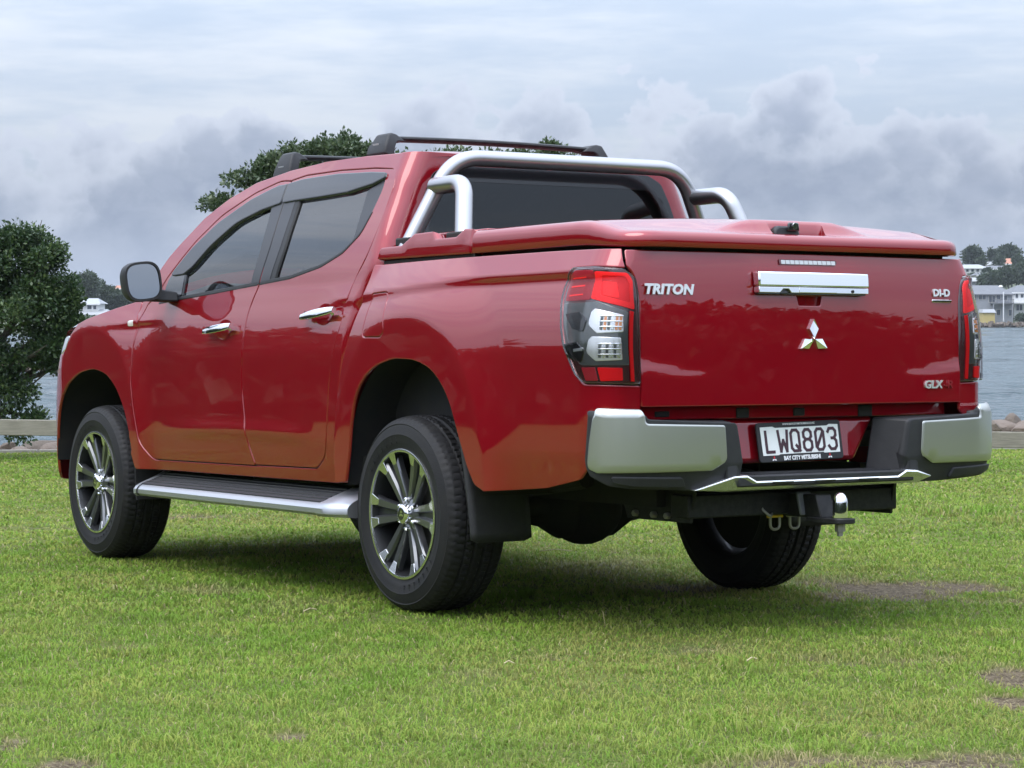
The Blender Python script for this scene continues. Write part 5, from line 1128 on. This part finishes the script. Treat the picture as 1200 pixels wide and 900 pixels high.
def leaves(name, centers, radii, per, size, m, parent, seed, clump=.26, flat=.75, shell=.55):
    """Leaf sprays: twig clumps spread through each bough's volume, small bent leaves round each twig."""
    r = np.random.default_rng(seed); C_ = []; tl = []
    for c, R, k in zip(centers, radii, per):
        u = r.normal(size=(k, 3)); u /= np.linalg.norm(u, axis=1, keepdims=True); u[:, 2] = np.abs(u[:, 2])*np.where(r.random(k) < .72, 1, -1)
        rad = (shell+(1-shell)*r.random(k)**.6); bump_ = 1+.22*np.sin(u[:, 0]*5.1+c[0])*np.sin(u[:, 1]*4.3+c[1]+u[:, 2]*3.7)
        C_.append(np.array(c)+u*(rad*bump_)[:, None]*np.array(R)); tl.append(r.random(k))
    C_ = np.concatenate(C_); tl = np.concatenate(tl); npc = 22; n = len(C_)*npc
    d = r.normal(size=(len(C_), npc, 3)); d /= np.linalg.norm(d, axis=2, keepdims=True); d *= (r.random((len(C_), npc, 1))**.5)*clump*np.array([1, 1, flat])
    P = (C_[:, None]+d).reshape(-1, 3); out = d.reshape(-1, 3)/np.maximum(np.linalg.norm(d.reshape(-1, 3), axis=1, keepdims=True), 1e-6)
    ax_ = out*.9+r.normal(size=(n, 3))*.55+np.array([0, 0, .25]); ax_ /= np.linalg.norm(ax_, axis=1, keepdims=True)
    s = np.cross(ax_, r.normal(size=(n, 3))); s /= np.maximum(np.linalg.norm(s, axis=1, keepdims=True), 1e-6); nn = np.cross(ax_, s)
    L_ = size*(.7+.6*r.random(n))[:, None]; W2 = L_*.27
    V = np.stack([P, P+ax_*L_*.5+s*W2+nn*L_*.06, P+ax_*L_, P+ax_*L_*.5-s*W2+nn*L_*.06], 1).reshape(-1, 3); q = np.arange(n)[:, None]*4
    F = np.concatenate([q+np.array([[0, 1, 2]]), q+np.array([[0, 2, 3]])], 0)
    t = np.clip(.15+.55*np.repeat(tl, npc)+.35*(r.random(n)-.3), 0, 1)
    o = put(name, np_mesh(name, V, F, m, False, {'tint': np.repeat(t, 4)}), parent); return o
def trunk(name, base, boughs, r0, parent, m=BARK, seed=0):
    r = np.random.default_rng(seed); b = MB(); base = Vector(base); fork = base+(Vector(boughs[0])-base)*.28
    b.tube([base-Vector((0, 0, .3)), base+(fork-base)*.5, fork], [r0*1.25, r0, r0*.85], 10)
    for t in boughs:
        t = Vector(t); mid = fork.lerp(t, .5)+Vector(r.normal(size=3)).normalized()*.08*(t-fork).length; p = [fork, fork.lerp(mid, .6), mid, mid.lerp(t, .6), t]; b.tube(p, [r0*.6, r0*.45, r0*.33, r0*.2, r0*.06], 7)
        for q in range(3):
            e = mid.lerp(t, .3+.3*q)+Vector(r.normal(size=3)).normalized()*min(.22*(t-fork).length, .5); b.tube([mid.lerp(t, .1+.28*q), e], [r0*.16, r0*.03], 5)
    return b.build(name, m, parent)
def tree(name, base, specs, size, m, label, seed, r0=.16, clump=.26, group=None, cat='tree', shell=.55, flat=.75):
    t = empty(name, base, None, label, cat, group); B = Vector(base)
    cs = [tuple(Vector(c)-B) for c, R, k in specs]
    trunk('trunk', (0, 0, 0), cs[::max(1, len(cs)//16)], r0, t, seed=seed); leaves('crown', cs, [R for c, R, k in specs], [k for c, R, k in specs], size, m, t, seed, clump, flat, shell); return t
def LP(px, py, dep): return lv(lat_of(px, dep), dep, (370-py)/FPX*dep)
def lobes(sp, n, f, seed, thin=1.0):
    r = np.random.default_rng(seed); out = []
    for c, R, k in sp:
        out.append((tuple(np.array(c)), tuple(np.array(R)*.5), max(4, int(k*.22*thin))))
        for q in range(n):
            u = r.normal(size=3); u /= np.linalg.norm(u); g = f*r.uniform(.7, 1.3)
            out.append((tuple(np.array(c)+u*np.array(R)*(1-g*.55)), tuple(np.array(R)*g), max(3, int(k*.70*thin/n))))
    return out
D1 = 23.6; s1 = D1/FPX                                                # big shore tree at left, boughs reaching down to the rail
sp = []
for px, py, rx, rz, k in [(-10, 318, 50, 48, 300), (36, 312, 36, 40, 260), (62, 345, 24, 38, 170), (15, 365, 56, 44, 300), (66, 398, 26, 22, 130), (44, 412, 30, 14, 90), (0, 425, 34, 24, 140), (-60, 360, 60, 90, 200), (6, 462, 20, 22, 60), (30, 458, 10, 12, 18), (42, 492, 8, 8, 9), (14, 500, 22, 14, 42), (76, 425, 9, 9, 14), (-40, 470, 40, 45, 90), (84, 385, 12, 16, 50), (26, 280, 24, 16, 80), (58, 298, 16, 14, 60), (80, 345, 9, 18, 34), (84, 376, 8, 15, 28), (78, 402, 11, 12, 28)]:
    sp.append((LP(px, py, D1), (rx*s1, rx*s1*1.0, rz*s1), k))
tree('shore_tree', lw(lat_of(-95, D1+.9), D1+.9), lobes(sp, 9, .30, 31), .046, LEAF, 'broad dark green shore tree at the left edge with boughs hanging over the rail', 3, .11, .125)
D2 = 24.0; s2 = D2/FPX                                                # spreading tree standing beyond the truck's cab
sp = []
for px, py, rx, rz, k in [(258, 238, 20, 8, 40), (290, 212, 20, 14, 70), (315, 196, 24, 16, 120), (352, 190, 30, 16, 160), (398, 186, 34, 20, 200), (430, 190, 30, 16, 120), (480, 205, 50, 26, 220), (545, 210, 55, 30, 220), (610, 205, 50, 28, 200), (655, 192, 18, 14, 50), (683, 200, 12, 10, 20), (360, 240, 60, 40, 260), (470, 270, 90, 60, 380), (600, 270, 80, 60, 300), (410, 168, 12, 8, 30), (648, 176, 8, 6, 9)]:
    sp.append((LP(px, py, D2), (rx*s2, rx*s2*1.1, rz*s2), k))
tree('spreading_tree', tuple(Vector(lw(lat_of(480, D2), D2+.2))), lobes(sp, 9, .28, 32, .9), .049, LEAF2, 'wide crowned tree whose leafy top shows above the truck roof racks', 5, .13, .11, shell=.35)

# ================================================================== far shore
HILLG = mat('far_grass', (.085, .10, .05), .95, noise=(.03, (.06, .075, .04), .35, .65))
def ridge(name, pts, d0, d1, depth_rows=5):                            # pts (lat, height) of the crest
    b = MB(); rows = []
    for k in range(depth_rows+1):
        t = k/depth_rows; rows.append([tuple(Vector(lv(l*(1+t*.25), d0+(d1-d0)*t))*Vector((1, 1, 0))+Vector((0, 0, WZ-.5+h*math.sin(t*math.pi/2)))) for l, h in pts])
    b.grid(rows); b.grid([rows[-1], [(x+FH[0]*200, y+FH[1]*200, WZ-2) for x, y, z in rows[-1]]]); return tag(b.build(name, HILLG, None, sharp=80), kind='structure')
DR = 430.0
def RP(px, py, dep=DR): return Vector(lv(lat_of(px, dep), dep, (370-py)/FPX*dep))
ridge('headland', [(-160, 5), (-90, 5), (-40, 5), (0, 7), (50, 9), (72, 9.5), (84, 11), (100, 12), (130, 11.5), (180, 9), (300, 4), (500, 0.5)], DR-14, DR+190)
WALLG = mat('grey_render', (.26, .27, .29), .8, noise=(.8, (.22, .23, .25), .4, .7)); WALLW = mat('white_weatherboard', (.62, .62, .61), .7); WALLC = mat('cream_wall', (.46, .44, .40), .8); WALLY = mat('yellow_wall', (.44, .35, .14), .8)
ROOFG = mat('grey_roof', (.13, .135, .145), .7, noise=(1.5, (.10, .105, .115), .4, .7)); ROOFL = mat('pale_roof', (.30, .31, .32), .6); ROOFR = mat('terracotta_roof', (.36, .16, .10), .8); PANE = mat('window_pane', (.045, .055, .07), .08, spec=.8); TRIM = mat('white_trim', (.70, .70, .70), .6)
def house(name, px0, px1, py_base, py_eave, py_ridge, dep, wall, roof, label, wins, depth_m=8, hip=.25, cat='house', trim=True, balcony=None, door=None, gable=False):
    t = empty(name, RP((px0+px1)/2, py_base, dep), None, label, cat); k = dep/FPX; w = (px1-px0)*k; h = (py_base-py_eave)*k; rh_ = (py_eave-py_ridge)*k
    t.rotation_euler = (0, 0, YAW-math.pi/2)                           # local x = picture right, y = away
    b = MB(); b.box((0, depth_m/2, h/2-.8), (w, depth_m, h+1.6)); b.build('wall', wall, t, smooth=False)
    e = .45; b = MB(); hx = w/2+e; a = w*hip
    if gable: vs = [(-hx, -e, h), (hx, -e, h), (hx, depth_m+e, h), (-hx, depth_m+e, h), (0, -e, h+rh_), (0, depth_m+e, h+rh_)]; fs = [(0, 4, 5, 3), (1, 2, 5, 4), (0, 1, 4), (2, 3, 5), (0, 3, 2, 1)]
    else: vs = [(-hx, -e, h), (hx, -e, h), (hx, depth_m+e, h), (-hx, depth_m+e, h), (-hx+a, depth_m/2, h+rh_), (hx-a, depth_m/2, h+rh_)]; fs = [(0, 1, 5, 4), (2, 3, 4, 5), (3, 0, 4), (1, 2, 5), (0, 3, 2, 1)]
    b.add(vs, fs); b.build('roof', roof, t, smooth=False)
    b = MB(); b.box((0, -e, h-.06), (w+2*e+.02, .14, .2)); b.build('gutter', TRIM if trim else ROOFG, t, smooth=False)
    for (x0, x1, yb, yt) in wins:
        xa, xb = (x0-(px0+px1)/2)*k, (x1-(px0+px1)/2)*k; za, zb = (py_base-yb)*k, (py_base-yt)*k
        b = MB(); b.box(((xa+xb)/2, -.02, (za+zb)/2), (xb-xa+.16, .12, zb-za+.16)); f = b.build('window', TRIM if trim else WALLC, t, smooth=False)
        b = MB(); b.box(((xa+xb)/2, -.05, (za+zb)/2), (xb-xa, .10, zb-za)); b.build('pane', PANE, f, smooth=False)
        if xb-xa > 1.0: b = MB(); b.box(((xa+xb)/2, -.07, (za+zb)/2), (.08, .10, zb-za)); b.build('mullion', TRIM if trim else WALLC, f, smooth=False)
    if balcony:
        x0, x1, yb, yt = balcony; xa, xb = (x0-(px0+px1)/2)*k, (x1-(px0+px1)/2)*k; zb = (py_base-yb)*k; zt = (py_base-yt)*k
        b = MB(); b.box(((xa+xb)/2, -.9, zb), (xb-xa, 1.8, .25)); bc = b.build('balcony', ROOFG if wall is WALLG else TRIM, t, smooth=False)
        b = MB(); b.box(((xa+xb)/2, -1.78, zt), (xb-xa, .06, .08))
        for q in range(int((xb-xa)/.5)+1): b.box((xa+.03+q*.5, -1.78, (zb+zt)/2), (.05, .05, zt-zb))
        b.build('balustrade', ROOFG if wall is WALLG else TRIM, bc, smooth=False)
        for x in (xa+.3, xb-.3): b = MB(); b.box((x, -1.7, zb/2-.3), (.16, .16, zb+.6)); b.build('column', WALLG, t, smooth=False)
    return t
house('waterfront_house', 1128, 1186, 377, 347, 336, DR, WALLG, ROOFG, 'large grey two storey waterfront house with a hip roof beside the tail lamp', [(1147, 1155, 353, 347.5), (1159, 1166, 356, 349), (1168, 1172, 353, 348), (1168, 1172, 371, 365), (1182, 1185.5, 372, 365), (1136, 1144, 354, 348), (1176, 1180, 354, 348.5)], 12, .2, balcony=(1160, 1186, 357.5, 353), trim=False)
house('waterfront_house', 1188, 1262, 377, 345, 336, DR+6, WALLW, ROOFG, 'pale two storey waterfront house with balcony at the right edge', [(1190, 1193, 352, 346.5), (1196, 1203, 351, 347), (1191, 1198, 366, 359), (1207, 1216, 351, 346), (1222, 1232, 366, 358), (1240, 1250, 352, 346)], 12, .2, balcony=(1180, 1235, 357, 351.5))
g_ = empty('garage', RP(1159, 378, DR-6), None, 'low yellow walled boat shed on the far waterline', 'shed'); g_.rotation_euler = (0, 0, YAW-math.pi/2)
b = MB(); b.box((0, 2, .55), (2.2, 4, 1.9)); b.build('wall', WALLY, g_, smooth=False); b = MB(); b.add([(-1.3, -.3, 1.5), (1.3, -.3, 1.5), (1.3, 4.3, 1.5), (-1.3, 4.3, 1.5), (-1.0, .3, 2.15), (1.0, .3, 2.15), (1.0, 3.8, 2.15), (-1.0, 3.8, 2.15)], [(0, 3, 2, 1), (4, 5, 6, 7), (0, 1, 5, 4), (1, 2, 6, 5), (2, 3, 7, 6), (3, 0, 4, 7)]); b.build('roof', ROOFL, g_, smooth=False)
p_ = empty('flagpole', RP(1176, 378, DR-7), None, 'thin white flagpole standing before the grey waterfront house', 'pole'); p_.rotation_euler = (0, 0, 0)
b = MB(); b.tube([(0, 0, -.5), (0, 0, 5.3)], .09, 8); b.build('mast', TRIM, p_); b = MB(); b.lathe([(.22, 0), (.22, .1), (.03, .16)], 8, 'z', (0, 0, -.1)); b.build('base', ROOFL, p_)
b = MB(); b.lathe([(.001, .36), (.22, .32), (.36, .18), (.40, 0)], 12, 'z'); o = b.build('skylight_dome', TRIM); o.location = RP(1172.5, 338.5, DR+5); tag(o, 'small white dome vent on the roof of the grey waterfront house', 'roof vent')
o.parent = None
D3 = 520.0
house('hill_house', 1130, 1156, 322, 316, 311.5, D3, WALLW, ROOFL, 'long white hillside house with pale roof nearest the tail lamp', [(1132, 1135, 320.5, 317.5), (1138, 1141, 320.5, 317.5), (1144, 1147, 320.5, 317.5), (1150, 1153, 320.5, 317.5)], 9)
house('hill_house', 1158, 1182, 324, 317.5, 313, D3+4, WALLC, ROOFG, 'cream hillside house with grey roof left of the dark bush', [(1161, 1164, 322, 319), (1168, 1171, 322, 319), (1175, 1178, 322, 319)], 9)
house('hill_house', 1165, 1177, 315.5, 312, 306.5, D3+40, WALLW, ROOFL, 'white gabled hillside house beside the terracotta roof', [(1168, 1170, 314.5, 312.5)], 7, gable=True)
house('hill_house', 1178, 1197, 316, 311.5, 304.5, D3+46, WALLC, ROOFR, 'hillside house with orange terracotta roof under the tall tree', [(1181, 1184, 314.8, 312.5), (1189, 1192, 314.8, 312.5)], 9)
house('hill_house', 1149, 1163, 312.5, 309.5, 306.5, D3+60, WALLC, ROOFG, 'small hillside house between the two dark trees', [(1152, 1154, 311.6, 310), (1157, 1159, 311.6, 310)], 8)
house('hill_house', 1196, 1225, 313, 309, 305.5, D3+70, WALLC, ROOFG, 'hillside house cut by the right edge under the skyline', [(1199, 1202, 312, 310)], 8)
house('hill_house', 1146, 1166, 330, 324.5, 321, D3-20, WALLC, ROOFG, 'cream house half buried behind the waterfront roofs', [(1149, 1152, 328.5, 326), (1156, 1159, 328.5, 326)], 8)
house('hill_house', 1130, 1150, 336, 331, 327, D3-40, WALLG, ROOFL, 'grey hillside house beside the upper tail lamp', [(1144, 1147, 334.5, 332)], 8)
def ftree(name, px, py_top, py_base, wpx, dep, label, seed, size=.7, cl=1.6, k=130, cat='tree', group=None, m=None):
    h = (py_base-py_top)/FPX*dep; w = wpx/FPX*dep/2; B = RP(px, py_base, dep); sp = []; r = np.random.default_rng(seed)
    for q in range(6):
        an_ = q*1.05+seed; sp.append((tuple(B+Vector((math.cos(an_)*w*.48, math.sin(an_)*w*.48, h*(.42+.16*r.random())))), (w*.52, w*.52, h*.30), k//6))
    sp.append((tuple(B+Vector((0, 0, h*.74))), (w*.55, w*.55, h*.25), k//5))
    tree(name, tuple(B), sp, size, m or LEAFD, label, seed, max(.12, h*.03), cl, group, cat, .3)
ftree('pine_tree', 1180, 291, 314, 27, D3+62, 'tall rounded dark tree on the skyline beside the terracotta roof', 11, .8, 1.3, 150)
ftree('pine_tree', 1161.5, 293.5, 312, 7.5, D3+62, 'narrow slim dark tree on the skyline', 12, .5, .6, 50)
ftree('pine_tree', 1141, 292, 317, 19, D3+30, 'broad dark tree on the skyline just above the tray lid corner', 13, .8, 1.3, 120)
for q, (px, yt, yb, w, lab) in enumerate(((1163, 322, 339, 30, 'left part of the dark bush above the grey waterfront roof'), (1182, 316, 339, 32, 'dark green bush above the flagpole'), (1200, 312, 338, 30, 'tall dark bush at the right edge above the pale house'), (1226, 310, 338, 34, 'dark bush past the right edge of the view'))): ftree('bush', px, yt, yb, w, DR+42, lab, 20+q, .6, 1.1, 150, 'bush')
ftree('bush', 1197, 371, 379, 12, DR-9, 'low olive shrub on the far waterline at the right edge', 27, .35, .5, 60, 'bush')
more = [(1150, 304, 316, 9, 24, 'low tree on the far skyline just left of the slim dark tree'), (1170, 303, 315, 12, 24, 'low tree on the far skyline below the tall rounded tree'), (1193, 302, 316, 12, 24, 'low tree on the far skyline right of the terracotta roof'), (1157, 317, 328, 7, -10, 'small tree in front of the long white hillside house'), (1140, 323, 335, 12, -12, 'small tree below the long white hillside house'), (1186, 318, 329, 9, -8, 'small tree beside the cream hillside house'), (1152, 327, 338, 9, -45, 'low shrub against the ridge of the grey waterfront roof')]
for q, (px, yt, yb, w, dd, lab) in enumerate(more):
    ftree('bush', px, yt, yb, w, D3+dd+q, lab, 70+q, .5, .7, 70, 'bush', 'low trees among the far hillside houses')
r = np.random.default_rng(4); b = MB()
for q in range(260):
    px = r.uniform(1120, 1330); p = RP(px, 382.5+r.uniform(-1.5, 2), DR-17+r.uniform(-3, 1)); s = r.uniform(.2, .6); b.box(p, (s*1.6, s*1.4, s), Matrix.Rotation(r.uniform(0, 3), 3, Vector(r.normal(size=3))))
tag(b.build('seawall_rubble', ROCK, None, smooth=False), 'line of small dark rocks along the far waterline', None, None, 'stuff')
# left: rock spit, bush-clad hill, white house
DL = 103.0; r = np.random.default_rng(8); b = MB()
for q in range(420):
    l = r.uniform(-40, -6); p = Vector(lv(l, DL+r.uniform(-.3, 1.6)))*Vector((1, 1, 0))+Vector((0, 0, WZ+r.uniform(-.1, .32))); s = r.uniform(.12, .36); b.box(p, (s*1.6, s*1.4, s), Matrix.Rotation(r.uniform(0, 3), 3, Vector(r.normal(size=3))))
tag(b.build('rock_spit', ROCK2, None, smooth=False), 'low line of brown stones on the water under the shore tree', None, None, 'stuff')
ridge('left_shore', [(-260, 6), (-130, 7), (-90, 6.5), (-70, 5.5), (-55, 3.5), (-30, 1.5), (0, .4)], 330, 470)
house('hillside_villa', 84, 122, 374, 366, 360.5, 330, WALLW, ROOFL, 'white two storey villa among the trees above the bonnet', [(90, 95, 372.5, 368.5), (97, 103, 372.5, 368.5), (107, 112, 372.5, 368.5)], 8, .12)
house('hillside_villa', 90, 114, 361.5, 354, 347.5, 334, WALLW, ROOFL, 'upper storey of the white villa with grey hip roof', [(93, 98, 360, 357), (103, 108, 360, 356), (110, 113, 360, 357)], 7, .25) if False else None
vt = house('villa_upper_floor', 90, 115, 362, 354, 347.5, 332, WALLW, ROOFL, 'set back upper storey of the villa with grey hip roof and window strip', [(92, 98, 360.5, 356.5), (103, 108, 360.5, 356), (110, 113.5, 360.5, 356.5)], 6, .28, cat='house')
house('hill_house', 133, 147, 340.5, 336.5, 332.5, 470, WALLW, ROOFR, 'small house with red roof on the left skyline beside the wing mirror', [(137, 139, 339.5, 337.5), (142, 144, 339.5, 337.5)], 8)
house('hill_house', 126, 150, 362, 357, 353, 420, WALLC, ROOFG, 'grey roofed house low on the left hillside behind the bonnet', [(130, 133, 360.5, 358), (139, 142, 360.5, 358)], 8)
for q, (px, yt, yb, w, lab) in enumerate(((104, 318.5, 352, 22, 'rounded bush crown on the left skyline beside the shore tree'), (90, 322, 358, 26, 'pale green bush left of the white villa'), (118, 331, 360, 28, 'dark bush on the hill above the villa roof'), (135, 339, 362, 24, 'dark bush below the red roofed house'), (150, 347, 366, 24, 'dark bush hidden behind the wing mirror'), (120, 345, 366, 24, 'dark bush just right of the villa'))): ftree('bush', px, yt, yb, w, 395+q*4, lab, 40+q, .55, 1.0, 190, 'bush')
ftree('bush', 100, 372, 395, 50, 300, 'bright green shrubs on the bank below the villa', 50, .5, .8, 150, 'bush', None, LEAF)
# low bank and trees behind the photographer, seen only as reflections in the paintwork
sp = []; r = np.random.default_rng(15)
for q in range(82):
    az = math.radians(-38-q*3.15); rad = 31+r.uniform(-3, 3); c = (rad*math.sin(az), rad*math.cos(az)); top = 1.9+1.3*math.sin(q*.9)*math.sin(q*.37)+r.uniform(-.7, .9)
    for zz in (.5, .9, top): sp.append(((c[0]+r.uniform(-1, 1), c[1]+r.uniform(-1, 1), zz-.0213*c[1]), (2.0, 2.0, 1.3 if zz < 1 else 1.6), 60))
pos = lv(0, 0, -.95); cs = [tuple(np.array([c[0]*RH[0]+c[1]*FH[0], c[0]*RH[1]+c[1]*FH[1], c[2]])+pos) for c, R, k in sp]
o = leaves('park_trees', cs, [R for c, R, k in sp], [k for c, R, k in sp], .62, LEAFD, None, 15, .8, .8, .3); tag(o, 'belt of park trees far behind the camera', None, None, 'stuff')

# ================================================================== thin sea air
hz_m = bpy.data.materials.new('sea_air'); hz_m.use_nodes = True; nt = hz_m.node_tree; nt.nodes.remove(nt.nodes['Principled BSDF'])
pv = nt.nodes.new('ShaderNodeVolumePrincipled'); pv.inputs['Color'].default_value = (.86, .92, 1, 1); pv.inputs['Density'].default_value = .00014; pv.inputs['Anisotropy'].default_value = .2
nt.links.new(pv.outputs[0], nt.nodes['Material Output'].inputs['Volume'])
b = MB(); c = lv(0, 400); b.box((c[0], c[1], 10.7), (3400, 3400, 30.6)); tag(b.build('haze', hz_m, None, smooth=False), None, None, None, 'stuff')
